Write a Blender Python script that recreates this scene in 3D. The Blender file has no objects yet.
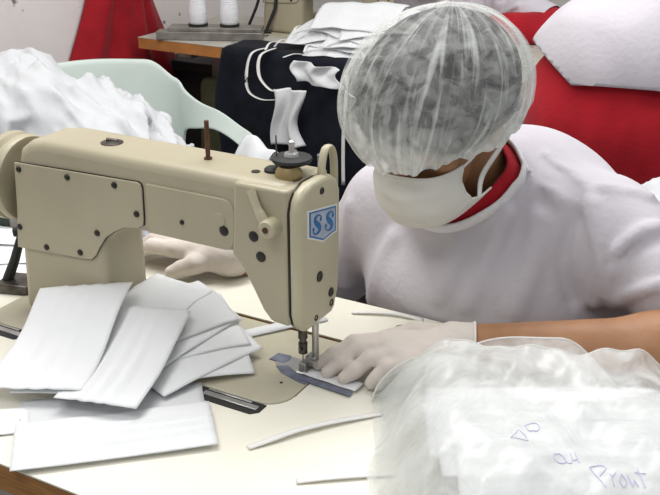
import bpy, bmesh, math, random
import numpy as np
from mathutils import Vector, Matrix
random.seed(7)
SC = bpy.context.scene
COL = SC.collection
T = 0.76                      # table-top height; geometry is written relative to the table top
PI = math.pi
V = Vector

# ------------------------------------------------------------------ materials
def _nodes(name):
    m = bpy.data.materials.new(name); m.use_nodes = True
    nt = m.node_tree; nt.nodes.clear()
    return m, nt, nt.nodes.new('ShaderNodeOutputMaterial')
def mat(name, col, rough=.6, metal=0., var=.06, scale=12., bump=0., bscale=120., spec=.4, col2=None,
        spots=None, sheen=0., sss=0., coat=0., stretch=None):
    m, nt, out = _nodes(name); N, L = nt.nodes, nt.links
    b = N.new('ShaderNodeBsdfPrincipled')
    b.inputs['Roughness'].default_value = rough; b.inputs['Metallic'].default_value = metal
    b.inputs['Specular IOR Level'].default_value = spec
    b.inputs['Sheen Weight'].default_value = sheen
    b.inputs['Coat Weight'].default_value = coat
    if sss:
        b.inputs['Subsurface Weight'].default_value = sss
        b.inputs['Subsurface Radius'].default_value = (.012, .006, .004)
        b.inputs['Subsurface Scale'].default_value = .5
    tc = N.new('ShaderNodeTexCoord'); src = tc.outputs['Object']
    if stretch:
        mp = N.new('ShaderNodeMapping'); mp.inputs['Scale'].default_value = stretch
        L.new(src, mp.inputs['Vector']); src = mp.outputs['Vector']
    nz = N.new('ShaderNodeTexNoise'); nz.inputs['Scale'].default_value = scale; nz.inputs['Detail'].default_value = 5
    L.new(src, nz.inputs['Vector'])
    mx = N.new('ShaderNodeMix'); mx.data_type = 'RGBA'
    c = np.array(col); c2 = np.array(col2) if col2 else np.clip(c*(1-2.2*var), 0, 1)
    mx.inputs[6].default_value = (*c, 1); mx.inputs[7].default_value = (*c2, 1)
    rp = N.new('ShaderNodeMapRange'); rp.inputs['From Min'].default_value = .35; rp.inputs['From Max'].default_value = .72
    L.new(nz.outputs['Fac'], rp.inputs['Value']); L.new(rp.outputs['Result'], mx.inputs[0])
    cur = mx.outputs[2]
    if spots:                                  # (colour, noise scale, threshold)
        sc, ss, th = spots
        n2 = N.new('ShaderNodeTexNoise'); n2.inputs['Scale'].default_value = ss; n2.inputs['Detail'].default_value = 6
        L.new(src, n2.inputs['Vector'])
        r2 = N.new('ShaderNodeMapRange'); r2.inputs['From Min'].default_value = th; r2.inputs['From Max'].default_value = th+.05
        L.new(n2.outputs['Fac'], r2.inputs['Value'])
        m2 = N.new('ShaderNodeMix'); m2.data_type = 'RGBA'; m2.inputs[7].default_value = (*sc, 1)
        L.new(r2.outputs['Result'], m2.inputs[0]); L.new(cur, m2.inputs[6]); cur = m2.outputs[2]
    L.new(cur, b.inputs['Base Color'])
    if bump:
        n3 = N.new('ShaderNodeTexNoise'); n3.inputs['Scale'].default_value = bscale; n3.inputs['Detail'].default_value = 4
        L.new(src, n3.inputs['Vector'])
        bp = N.new('ShaderNodeBump'); bp.inputs['Strength'].default_value = bump; bp.inputs['Distance'].default_value = .004
        L.new(n3.outputs['Fac'], bp.inputs['Height']); L.new(bp.outputs['Normal'], b.inputs['Normal'])
    L.new(b.outputs['BSDF'], out.inputs['Surface'])
    return m
def cloth_mat(name, col, trans=.25, bump=.35, bscale=60., var=.03, alpha=1.):
    """thin non-woven fabric: diffuse + translucent, faint embossing"""
    m, nt, out = _nodes(name); N, L = nt.nodes, nt.links
    tc = N.new('ShaderNodeTexCoord')
    nz = N.new('ShaderNodeTexNoise'); nz.inputs['Scale'].default_value = 9; nz.inputs['Detail'].default_value = 4
    L.new(tc.outputs['Object'], nz.inputs['Vector'])
    mx = N.new('ShaderNodeMix'); mx.data_type = 'RGBA'
    mx.inputs[6].default_value = (*col, 1); mx.inputs[7].default_value = (*(np.array(col)*(1-2*var)), 1)
    L.new(nz.outputs['Fac'], mx.inputs[0])
    n3 = N.new('ShaderNodeTexNoise'); n3.inputs['Scale'].default_value = bscale; n3.inputs['Detail'].default_value = 5
    L.new(tc.outputs['Object'], n3.inputs['Vector'])
    bp = N.new('ShaderNodeBump'); bp.inputs['Strength'].default_value = bump; bp.inputs['Distance'].default_value = .004
    L.new(n3.outputs['Fac'], bp.inputs['Height'])
    d = N.new('ShaderNodeBsdfDiffuse'); t = N.new('ShaderNodeBsdfTranslucent'); s = N.new('ShaderNodeMixShader')
    for q in (d, t):
        L.new(mx.outputs[2], q.inputs['Color']); L.new(bp.outputs['Normal'], q.inputs['Normal'])
    s.inputs[0].default_value = trans
    L.new(d.outputs[0], s.inputs[1]); L.new(t.outputs[0], s.inputs[2]); cur = s.outputs[0]
    if alpha < 1:
        tr = N.new('ShaderNodeBsdfTransparent'); s2 = N.new('ShaderNodeMixShader'); s2.inputs[0].default_value = alpha
        L.new(tr.outputs[0], s2.inputs[1]); L.new(cur, s2.inputs[2]); cur = s2.outputs[0]
    L.new(cur, out.inputs['Surface'])
    return m
def net_mat(name):
    """gauzy bouffant net: thin fibres, denser along the gathers"""
    m, nt, out = _nodes(name); N, L = nt.nodes, nt.links
    tc = N.new('ShaderNodeTexCoord')
    mp = N.new('ShaderNodeMapping'); mp.inputs['Scale'].default_value = (1, 1, 1)
    L.new(tc.outputs['UV'], mp.inputs['Vector'])
    mp.inputs['Scale'].default_value = (85, 2.0, 1)
    n1 = N.new('ShaderNodeTexNoise'); n1.inputs['Scale'].default_value = 1.; n1.inputs['Detail'].default_value = 4; n1.inputs['Distortion'].default_value = .6
    L.new(mp.outputs[0], n1.inputs['Vector'])
    n2 = N.new('ShaderNodeTexNoise'); n2.inputs['Scale'].default_value = 45; n2.inputs['Detail'].default_value = 5; n2.inputs['Distortion'].default_value = 1.2
    L.new(tc.outputs['Object'], n2.inputs['Vector'])
    rd = N.new('ShaderNodeMapRange'); rd.inputs['From Min'].default_value = .50; rd.inputs['From Max'].default_value = .66
    rd.inputs['To Min'].default_value = 0; rd.inputs['To Max'].default_value = .42; L.new(n1.outputs['Fac'], rd.inputs['Value'])
    bl = N.new('ShaderNodeMapRange'); bl.inputs['From Min'].default_value = .35; bl.inputs['From Max'].default_value = .75
    bl.inputs['To Min'].default_value = .10; bl.inputs['To Max'].default_value = .48; L.new(n2.outputs['Fac'], bl.inputs['Value'])
    r = N.new('ShaderNodeMath'); L.new(rd.outputs[0], r.inputs[0]); L.new(bl.outputs[0], r.inputs[1])
    # denser hem close to the elastic (UV v -> 1)
    sx = N.new('ShaderNodeSeparateXYZ'); L.new(tc.outputs['UV'], sx.inputs[0])
    e = N.new('ShaderNodeMapRange'); e.inputs['From Min'].default_value = .45; e.inputs['From Max'].default_value = 1.
    e.inputs['To Min'].default_value = 0; e.inputs['To Max'].default_value = .42
    L.new(sx.outputs['Y'], e.inputs['Value'])
    ad = N.new('ShaderNodeMath'); ad.use_clamp = True; L.new(r.outputs[0], ad.inputs[0]); L.new(e.outputs[0], ad.inputs[1])
    d = N.new('ShaderNodeBsdfDiffuse'); d.inputs['Color'].default_value = (.86, .88, .85, 1)
    t = N.new('ShaderNodeBsdfTranslucent'); t.inputs['Color'].default_value = (.86, .88, .85, 1)
    s = N.new('ShaderNodeMixShader'); s.inputs[0].default_value = .4
    L.new(d.outputs[0], s.inputs[1]); L.new(t.outputs[0], s.inputs[2])
    tr = N.new('ShaderNodeBsdfTransparent'); s2 = N.new('ShaderNodeMixShader')
    L.new(ad.outputs[0], s2.inputs[0]); L.new(tr.outputs[0], s2.inputs[1]); L.new(s.outputs[0], s2.inputs[2])
    L.new(s2.outputs[0], out.inputs['Surface'])
    return m
def film_mat(name, haze=.34):
    """thin clear polythene: mostly see-through, milky creases, soft shine"""
    m, nt, out = _nodes(name); N, L = nt.nodes, nt.links
    tc = N.new('ShaderNodeTexCoord')
    n1 = N.new('ShaderNodeTexNoise'); n1.inputs['Scale'].default_value = 16; n1.inputs['Detail'].default_value = 6; n1.inputs['Distortion'].default_value = 1.5
    L.new(tc.outputs['Object'], n1.inputs['Vector'])
    r = N.new('ShaderNodeMapRange'); r.inputs['From Min'].default_value = .35; r.inputs['From Max'].default_value = .75
    r.inputs['To Min'].default_value = haze*.6; r.inputs['To Max'].default_value = haze*1.5
    L.new(n1.outputs['Fac'], r.inputs['Value'])
    bp = N.new('ShaderNodeBump'); bp.inputs['Strength'].default_value = .35; bp.inputs['Distance'].default_value = .01
    L.new(n1.outputs['Fac'], bp.inputs['Height'])
    d = N.new('ShaderNodeBsdfDiffuse'); d.inputs['Color'].default_value = (.85, .86, .85, 1)
    t = N.new('ShaderNodeBsdfTranslucent'); t.inputs['Color'].default_value = (.9, .92, .9, 1)
    s = N.new('ShaderNodeMixShader'); s.inputs[0].default_value = .5
    L.new(d.outputs[0], s.inputs[1]); L.new(t.outputs[0], s.inputs[2])
    tr = N.new('ShaderNodeBsdfTransparent'); s2 = N.new('ShaderNodeMixShader')
    L.new(r.outputs[0], s2.inputs[0]); L.new(tr.outputs[0], s2.inputs[1]); L.new(s.outputs[0], s2.inputs[2])
    g = N.new('ShaderNodeBsdfGlossy'); g.inputs['Roughness'].default_value = .3; L.new(bp.outputs[0], g.inputs['Normal'])
    s3 = N.new('ShaderNodeMixShader'); s3.inputs[0].default_value = .035
    L.new(s2.outputs[0], s3.inputs[1]); L.new(g.outputs[0], s3.inputs[2])
    L.new(s3.outputs[0], out.inputs['Surface'])
    return m

M = dict(
 table=mat('table_laminate', (.80,.775,.675), .42, var=.03, scale=6, col2=(.75,.72,.61), spots=((.55,.50,.38), 9, .73)),
 ply=mat('plywood_edge', (.42,.20,.06), .55, var=.15, scale=30, col2=(.26,.12,.04), stretch=(1,1,12)),
 ply2=mat('orange_wood_edge', (.50,.20,.05), .5, var=.15, scale=14),
 cream=mat('cream_enamel', (.415,.372,.262), .38, var=.05, scale=7, col2=(.37,.33,.23), spots=((.28,.21,.12), 14, .75), spec=.45),
 creamlt=mat('pale_cream_enamel', (.50,.455,.318), .34, var=.04, scale=9, spots=((.34,.26,.14), 20, .76), spec=.45),
 bedpaint=mat('worn_bed_enamel', (.47,.44,.33), .4, var=.08, scale=14, col2=(.40,.37,.28), spots=((.26,.25,.22), 25, .70)),
 black=mat('black_screw', (.022,.018,.015), .4, var=.2, scale=60),
 dark=mat('dark_rubber', (.018,.018,.018), .6, var=.2),
 steel=mat('worn_steel', (.55,.54,.52), .3, metal=.9, var=.15, scale=40),
 dsteel=mat('dark_oily_steel', (.16,.14,.12), .35, metal=.8, var=.3, scale=60),
 brass=mat('dull_brass', (.45,.34,.16), .4, metal=.7, var=.2),
 rust=mat('rusty_rod', (.16,.075,.04), .6, metal=.3, var=.3, scale=90),
 bluegrey=mat('worn_blue_grey_tape', (.17,.19,.255), .5, var=.25, scale=60, col2=(.08,.085,.115)),
 badgeedge=mat('badge_white_edge', (.75,.75,.70), .4),
 badgeblue=mat('badge_blue', (.015,.16,.40), .4, var=.15),
 badgefill=mat('badge_grey_blue', (.42,.47,.56), .4, var=.12, scale=80),
 white=cloth_mat('white_nonwoven', (.88,.89,.90), .18),
 white2=cloth_mat('white_nonwoven_thin', (.88,.89,.90), .35, bump=.2),
 tie=cloth_mat('white_tie_tape', (.86,.85,.82), .15),
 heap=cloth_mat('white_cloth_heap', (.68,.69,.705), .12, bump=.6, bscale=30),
 maskcl=cloth_mat('mask_cotton', (.82,.80,.74), .12, bump=.25),
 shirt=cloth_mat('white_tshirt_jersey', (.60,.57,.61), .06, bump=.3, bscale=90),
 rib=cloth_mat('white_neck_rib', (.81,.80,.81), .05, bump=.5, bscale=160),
 red=mat('red_cotton', (.42,.012,.022), .85, var=.12, scale=10, bump=.3, sheen=.1, spec=.15),
 redd=mat('dark_red_cotton', (.36,.012,.020), .85, var=.15, scale=8, bump=.3, sheen=.1, spec=.15),
 skin=mat('brown_skin', (.37,.185,.090), .5, var=.07, scale=25, col2=(.30,.14,.065), bump=.12, bscale=300, sss=.1),
 glove=cloth_mat('latex_glove', (.74,.67,.61), .12, bump=.15, bscale=80),
 cuff=cloth_mat('glove_cuff', (.85,.82,.74), .15),
 hair=mat('black_hair', (.022,.020,.020), .5, var=.3, scale=40, bump=.6, bscale=140),
 net=net_mat('hairnet_gauze'), film=film_mat('clear_polythene', .66),
 eye=mat('eye_white', (.7,.68,.64), .2, var=.02), iris=mat('dark_iris', (.02,.012,.01), .2),
 chair=mat('pale_green_plastic', (.62,.70,.65), .38, var=.04, scale=5, spec=.5),
 wallm=mat('whitewashed_wall', (.86,.81,.79), .9, var=.05, scale=3, col2=(.78,.72,.70), bump=.3, bscale=25, spots=((.24,.20,.18), 19, .65)),
 wallm2=mat('grey_white_wall', (.62,.62,.58), .9, var=.06, scale=3, bump=.25, bscale=25),
 floor=mat('dark_concrete_floor', (.13,.12,.11), .8, var=.2, scale=4, bump=.2, bscale=30),
 navy=mat('black_navy_cloth', (.012,.014,.022), .9, var=.25, scale=15, bump=.4, bscale=80, sheen=.05, spec=.1),
 greyt=mat('grey_table_top', (.50,.48,.42), .5, var=.10, scale=10, spots=((.22,.20,.17), 12, .66)),
 gunmetal=mat('grey_painted_steel', (.30,.28,.25), .45, metal=.4, var=.2, scale=25),
 green=mat('dark_green_paint', (.03,.05,.038), .5, var=.2),
 olive=mat('olive_cloth', (.10,.105,.05), .9, var=.25),
 trousers=mat('dark_blue_trousers', (.03,.035,.06), .9, var=.2), shoe=mat('black_shoe', (.02,.02,.02), .5),
 ink=mat('purple_ink', (.55,.53,.74), .5, var=.02),
 thread=mat('white_thread', (.82,.82,.84), .7, var=.03, bump=.6, bscale=400, stretch=(.05,.05,1)),
 wood=mat('stool_wood', (.28,.15,.07), .6, var=.2, stretch=(1,1,8)),
)

# ------------------------------------------------------------------ mesh helpers
class MB:
    def __init__(s): s.v = []; s.f = []; s.uv = None
    def add(s, vs, fs):
        o = len(s.v); s.v += [tuple(map(float, p)) for p in vs]; s.f += [tuple(i+o for i in q) for q in fs]; return s
    def box(s, c, d, rz=0, R=None):
        R = R or Matrix.Rotation(rz, 3, 'Z'); c = V(c); vs = []
        for x in (-.5,.5):
            for y in (-.5,.5):
                for z in (-.5,.5): vs.append(c + R @ V((x*d[0], y*d[1], z*d[2])))
        return s.add(vs, [(0,1,3,2),(4,6,7,5),(0,4,5,1),(2,3,7,6),(0,2,6,4),(1,5,7,3)])
    def tube(s, pts, r, n=12, closed=False, flat=None):
        pts = [V(p) for p in pts]; k = len(pts)
        rs = r if isinstance(r, (list, tuple)) else [r]*k
        ref = None; vs = []
        for i, p in enumerate(pts):
            if closed: t = pts[(i+1) % k]-pts[i-1]
            else: t = pts[min(i+1, k-1)]-pts[max(i-1, 0)]
            t.normalize()
            if ref is None: ref = V((0,0,1)) if abs(t.z) < .9 else V((0,1,0))
            a = (ref - t*ref.dot(t)).normalized(); b = t.cross(a); ref = a
            for j in range(n):
                an = 2*PI*j/n; ca, sa = math.cos(an), math.sin(an)
                s1, s2 = (1, 1) if flat is None else flat
                vs.append(p + (a*ca*s1 + b*sa*s2)*rs[i])
        fs = []
        for i in range(k if closed else k-1):
            for j in range(n):
                i2 = (i+1) % k
                fs.append((i*n+j, i*n+(j+1) % n, i2*n+(j+1) % n, i2*n+j))
        if not closed: fs += [tuple(range(n-1, -1, -1)), tuple((k-1)*n+j for j in range(n))]
        return s.add(vs, fs)
    def cyl(s, p0, p1, r0, r1=None, n=20): return s.tube([p0, p1], [r0, r0 if r1 is None else r1], n)
    def lathe(s, prof, o, axis=(0,0,1), n=28):
        """prof: (radius, height) pairs along the axis; r=0 ends close it"""
        ax = V(axis).normalized(); ref = V((0,0,1)) if abs(ax.z) < .9 else V((1,0,0))
        a = (ref-ax*ref.dot(ax)).normalized(); b = ax.cross(a); o = V(o); vs = []; fs = []
        for r, h in prof:
            for j in range(n):
                an = 2*PI*j/n; vs.append(o+ax*h+(a*math.cos(an)+b*math.sin(an))*max(r, 1e-5))
        for i in range(len(prof)-1):
            for j in range(n): fs.append((i*n+j, i*n+(j+1) % n, (i+1)*n+(j+1) % n, (i+1)*n+j))
        fs += [tuple(range(n-1, -1, -1)), tuple((len(prof)-1)*n+j for j in range(n))]
        return s.add(vs, fs)
    def prism(s, pts, axis, a0, a1):
        """2-D outline extruded along 'x','y' or 'z'"""
        def mk(p, a): return {'x': (a, p[0], p[1]), 'y': (p[0], a, p[1]), 'z': (p[0], p[1], a)}[axis]
        n = len(pts); vs = [mk(p, a0) for p in pts]+[mk(p, a1) for p in pts]
        return s.add(vs, [tuple(range(n)), tuple(range(2*n-1, n-1, -1))]+[(i, i+n, (i+1) % n+n, (i+1) % n) for i in range(n)])
    def grid(s, nu, nv, fn, wrapu=False, uv=False):
        vs = [fn(i/(nu if wrapu else nu-1), j/(nv-1)) for j in range(nv) for i in range(nu)]
        fs = []; uvs = []
        for j in range(nv-1):
            for i in range(nu if wrapu else nu-1):
                i2 = (i+1) % nu
                fs.append((j*nu+i, j*nu+i2, (j+1)*nu+i2, (j+1)*nu+i))
                if uv:
                    u0, u1, v0, v1 = i/nu, (i+1)/nu, j/(nv-1), (j+1)/(nv-1)
                    uvs += [(u0,v0),(u1,v0),(u1,v1),(u0,v1)]
        if uv: s.uv = uvs
        return s.add(vs, fs)

def arc(cx, cy, r, a0, a1, n=6): return [(cx+r*math.cos(math.radians(a0+(a1-a0)*i/n)), cy+r*math.sin(math.radians(a0+(a1-a0)*i/n))) for i in range(n+1)]
def spline(pts, n=8, closed=False):
    """Catmull-Rom through the points"""
    P = [V(p) for p in pts]; k = len(P); out = []
    rng = range(k) if closed else range(k-1)
    for i in rng:
        if closed: a, b, c, d = P[(i-1) % k], P[i], P[(i+1) % k], P[(i+2) % k]
        else: a, b, c, d = P[max(i-1,0)], P[i], P[i+1], P[min(i+2,k-1)]
        for j in range(n):
            t = j/n
            out.append(.5*((2*b)+(c-a)*t+(2*a-5*b+4*c-d)*t*t+(3*b-a-3*c+d)*t*t*t))
    if not closed: out.append(P[-1])
    return out

BASE = {}                      # world base point of every top-level thing
def thing(name, label, cat, loc, group=None):
    o = bpy.data.objects.new(name, None); COL.objects.link(o); o.empty_display_size = .05
    o.location = (loc[0], loc[1], loc[2]+T); BASE[o] = V(o.location)
    o['label'] = label; o['category'] = cat
    if group: o['group'] = group
    return o
def obj(name, mb, m, parent=None, bev=0, seg=2, sol=0, sub=0, smooth=True, ang=35, label=None, cat=None, group=None,
        kind=None, origin=None, z0=T):
    """one mesh object; geometry is given relative to the table top and re-based on its thing"""
    me = bpy.data.meshes.new(name)
    root = parent
    while root is not None and root.parent is not None: root = root.parent
    if root is not None: off = V((0,0,z0))-BASE[root]
    elif origin is not None: off = V((-origin[0], -origin[1], -origin[2]))
    else:
        a = np.array(mb.v); c = (a.min(0)+a.max(0))/2
        origin = (c[0], c[1], a[:,2].min()); off = V((-origin[0], -origin[1], -origin[2]))
    a = np.asarray(mb.v, dtype=float)+np.array(off)
    me.from_pydata(a.tolist(), [], mb.f)
    if mb.uv:
        ul = me.uv_layers.new(name='UVMap')
        for i, q in enumerate(mb.uv): ul.data[i].uv = q
    bm = bmesh.new(); bm.from_mesh(me)
    bmesh.ops.remove_doubles(bm, verts=bm.verts, dist=1e-6)
    bmesh.ops.recalc_face_normals(bm, faces=bm.faces)
    bm.to_mesh(me); bm.free()
    if smooth:
        me.polygons.foreach_set('use_smooth', [True]*len(me.polygons))
        if ang < 180: me.set_sharp_from_angle(angle=math.radians(ang))
    me.materials.append(m)
    o = bpy.data.objects.new(name, me); COL.objects.link(o)
    if parent is not None: o.parent = parent
    else:
        o.location = (origin[0], origin[1], origin[2]+z0); BASE[o] = V(o.location)
    if sol:
        q = o.modifiers.new('solid', 'SOLIDIFY'); q.thickness = sol; q.offset = 0
    if bev:
        q = o.modifiers.new('bevel', 'BEVEL'); q.width = bev; q.segments = seg; q.limit_method = 'ANGLE'; q.angle_limit = math.radians(40); q.harden_normals = False
    if sub:
        q = o.modifiers.new('sub', 'SUBSURF'); q.levels = sub; q.render_levels = sub
    if label: o['label'] = label
    if cat: o['category'] = cat
    if group: o['group'] = group
    if kind: o['kind'] = kind
    return o
def dup(root, loc, rz=0, label=None, group=None):
    """a thing with copies of its parts and sub-parts"""
    r = root.copy(); COL.objects.link(r); r.location = (loc[0], loc[1], loc[2]+T); r.rotation_euler = (0,0,rz)
    BASE[r] = V(r.location)
    if label: r['label'] = label
    if group: r['group'] = group
    for ch in list(root.children):
        c = ch.copy(); COL.objects.link(c); c.parent = r
        for g in list(ch.children):
            d = g.copy(); COL.objects.link(d); d.parent = c
    return r

# ------------------------------------------------------------------ implicit surfaces (organic shapes)
def A3(p): return np.array(p, dtype=np.float32)
def cap(P, a, b, ra, rb=None):
    rb = ra if rb is None else rb
    a, b = A3(a), A3(b); ab = b-a; t = np.clip(((P-a)@ab)/float(ab@ab+1e-12), 0, 1)
    return np.linalg.norm(P-a-t[:,None]*ab, axis=1)-(ra+(rb-ra)*t)
def ell(P, c, r, R=None):
    q = P-A3(c)
    if R is not None: q = q@np.array(R, dtype=np.float32)      # columns of R = local axes
    q = q/A3(r); k = np.linalg.norm(q, axis=1); k2 = np.linalg.norm(q/A3(r), axis=1)
    return k*(k-1)/np.maximum(k2, 1e-6)
def su(a, b, k):
    h = np.maximum(k-np.abs(a-b), 0)/k
    return np.minimum(a, b)-h*h*k*.25
def ss(a, b, k): return -su(-a, b, k)                          # a minus b
_rs = np.random.RandomState(3)
_WD = _rs.normal(size=(24,3)).astype(np.float32); _WD /= np.linalg.norm(_WD, axis=1)[:,None]; _WP = _rs.uniform(0, 6.28, 24).astype(np.float32)
def wav(P, freq, o=0, n=6):
    r = 0
    for i in range(n):
        j = (i+o) % 24
        r = r+np.sin(P@_WD[j]*freq*(1+.23*i)+_WP[j])
    return r/n
def nets(fn, lo, hi, h):
    """naive surface nets -> MB"""
    lo = np.array(lo, float); n = np.ceil((np.array(hi)-lo)/h).astype(int)+1
    ax = [lo[i]+h*np.arange(n[i]) for i in range(3)]
    D = np.empty(n, np.float32)
    YZ = np.stack(np.meshgrid(ax[1], ax[2], indexing='ij'), -1).reshape(-1, 2)
    step = max(1, int(400000/len(YZ)))
    for i in range(0, n[0], step):
        xs = ax[0][i:i+step]
        P = np.concatenate([np.repeat(xs, len(YZ))[:,None], np.tile(YZ, (len(xs),1))], 1).astype(np.float32)
        D[i:i+step] = fn(P).reshape(len(xs), n[1], n[2])
    S = D < 0
    cs = [(i,j,k) for i in (0,1) for j in (0,1) for k in (0,1)]
    sl = lambda A, c: A[c[0]:n[0]-1+c[0], c[1]:n[1]-1+c[1], c[2]:n[2]-1+c[2]]
    cnt = sum(sl(S, c).astype(np.int8) for c in cs)
    act = (cnt > 0) & (cnt < 8)
    I = np.argwhere(act); idx = -np.ones(act.shape, np.int64); idx[act] = np.arange(len(I))
    acc = np.zeros((len(I),3)); w = np.zeros(len(I))
    for c in cs:
        for a in range(3):
            if c[a]: continue
            e = list(c); e[a] = 1
            d0 = D[I[:,0]+c[0], I[:,1]+c[1], I[:,2]+c[2]]; d1 = D[I[:,0]+e[0], I[:,1]+e[1], I[:,2]+e[2]]
            m = (d0 < 0) != (d1 < 0)
            t = np.where(m, d0/np.where(m, d0-d1, 1), 0)
            p = np.tile(np.array(c, float), (len(I),1)); p[:,a] += t
            acc[m] += p[m]; w[m] += 1
    vs = lo+h*(I+acc/w[:,None])
    fs = []
    for a in range(3):
        b, c = (a+1) % 3, (a+2) % 3
        s0 = [slice(None)]*3; s1 = [slice(None)]*3; s0[a] = slice(0, n[a]-1); s1[a] = slice(1, n[a])
        X = S[tuple(s0)] != S[tuple(s1)]
        E = np.argwhere(X)
        E = E[(E[:,b] > 0) & (E[:,c] > 0) & (E[:,b] < n[b]-1) & (E[:,c] < n[c]-1)]
        q = []
        for db, dc in ((-1,-1),(0,-1),(0,0),(-1,0)):
            F = E.copy(); F[:,b] += db; F[:,c] += dc; q.append(idx[F[:,0], F[:,1], F[:,2]])
        Q = np.stack(q, 1); fl = S[tuple(s0)][E[:,0],E[:,1],E[:,2]]; Q[~fl] = Q[~fl][:, ::-1]
        fs.append(Q)
    mb = MB(); mb.v = vs.tolist(); mb.f = [tuple(x) for x in np.concatenate(fs).tolist()]
    return mb
def cut(mb, planes):
    """open the mesh: remove what lies beyond each plane (point, normal, centre, radius)"""
    bm = bmesh.new()
    vs = [bm.verts.new(p) for p in mb.v]
    for f in mb.f:
        try: bm.faces.new([vs[i] for i in f])
        except ValueError: pass
    loops = []
    for co, no, ce, ra in planes:
        co, no, ce = V(co), V(no).normalized(), V(ce)
        fs = [f for f in bm.faces if (f.calc_center_median()-ce).length < ra]
        g = list({v for f in fs for v in f.verts})+list({e for f in fs for e in f.edges})+fs
        bmesh.ops.bisect_plane(bm, geom=g, plane_co=co, plane_no=no, dist=1e-6)
        kill = [f for f in bm.faces if (f.calc_center_median()-ce).length < ra and (f.calc_center_median()-co).dot(no) > 0]
        bmesh.ops.delete(bm, geom=kill, context='FACES')
    bmesh.ops.delete(bm, geom=[v for v in bm.verts if not v.link_faces], context='VERTS')
    bm.verts.index_update()
    out = MB(); out.v = [tuple(v.co) for v in bm.verts]; out.f = [tuple(v.index for v in f.verts) for f in bm.faces]
    bm.free(); return out

# ================================================================== SETTING
def struct(name, mb, m, **k): return obj(name, mb, m, kind='structure', **k)
def slab(x0, x1, y0, y1, z0, z1): return MB().box(((x0+x1)/2, (y0+y1)/2, (z0+z1)/2), (x1-x0, y1-y0, z1-z0))
struct('floor', slab(-1.68, 2.6, -2.0, 2.9, -T-.05, -T), M['floor'])
struct('wall_left', slab(-1.78, -1.68, -2.0, 2.9, -T-.05, 1.9), M['wallm'])
struct('wall_back', slab(-1.78, 2.6, 2.9, 3.0, -T-.05, 1.9), M['wallm2'])

# ================================================================== TABLES
def frame_mesh(xs, ys, z0, z1):
    """rectangular board with a rectangular opening"""
    mb = MB(); vid = {}
    def vv(i, j, k):
        if (i,j,k) not in vid: vid[(i,j,k)] = len(mb.v); mb.v.append((xs[i], ys[j], (z0,z1)[k]))
        return vid[(i,j,k)]
    cells = [(i,j) for i in range(3) for j in range(3) if (i,j) != (1,1)]
    for i,j in cells:
        mb.f.append((vv(i,j,1), vv(i+1,j,1), vv(i+1,j+1,1), vv(i,j+1,1)))
        mb.f.append((vv(i,j,0), vv(i,j+1,0), vv(i+1,j+1,0), vv(i+1,j,0)))
        for (di,dj,a,b) in ((-1,0,(0,0),(0,1)),(1,0,(1,0),(1,1)),(0,-1,(0,0),(1,0)),(0,1,(0,1),(1,1))):
            if (i+di, j+dj) not in cells:
                p, q = (i+a[0], j+a[1]), (i+b[0], j+b[1])
                mb.f.append((vv(*p,0), vv(*q,0), vv(*q,1), vv(*p,1)))
    return mb
def sewing_table(ox, oy, x0, x1, top, core, name, label):
    t = thing(name, label, 'table', (ox+(x0+x1)/2, oy-.06, -T))
    xs = [ox+x0, ox-.452, ox+.0215, ox+x1]; ys = [oy-.313, oy-.0885, oy+.0925, oy+.199]
    obj('board_edge', frame_mesh(xs, ys, -.036, -.002), core, t, smooth=False)
    tm = frame_mesh([xs[0]-.001, xs[1], xs[2], xs[3]+.001], [ys[0]-.001, ys[1], ys[2], ys[3]+.001], -.002, 0)
    cor = [(ox+.0215, oy-.0885), (ox+.0215, oy-.055)]+[(ox+x, oy+y) for x, y in arc(-.012,-.055,.0328,0,-90,8)]+[(ox-.012, oy-.0885)]
    tm.prism(cor, 'z', -.002, 0)
    obj('table_top', tm, top, t, smooth=False)
    for lx in (x0+.14, x1-.14):
        leg = MB().box((ox+lx, oy-.06, -.395), (.05,.035,.66)).box((ox+lx, oy-.06, -.735), (.06,.46,.05)).box((ox+lx, oy-.06, -.05), (.06,.40,.028))
        obj('leg', leg, M['gunmetal'], t, bev=.004)
    obj('stretcher', MB().box((ox+(x0+x1)/2, oy-.06, -.55), (x1-x0-.31,.03,.05)), M['gunmetal'], t, bev=.003)
    return t
sewing_table(0, 0, -.72, .78, M['table'], M['ply'], 'sewing_table', 'cream topped sewing table with brown plywood edge in the foreground')
sewing_table(-.82, 1.89, -.72, 1.5, M['greyt'], M['ply2'], 'sewing_table', 'long grey topped sewing table with orange wooden edge behind the worker')

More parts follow.
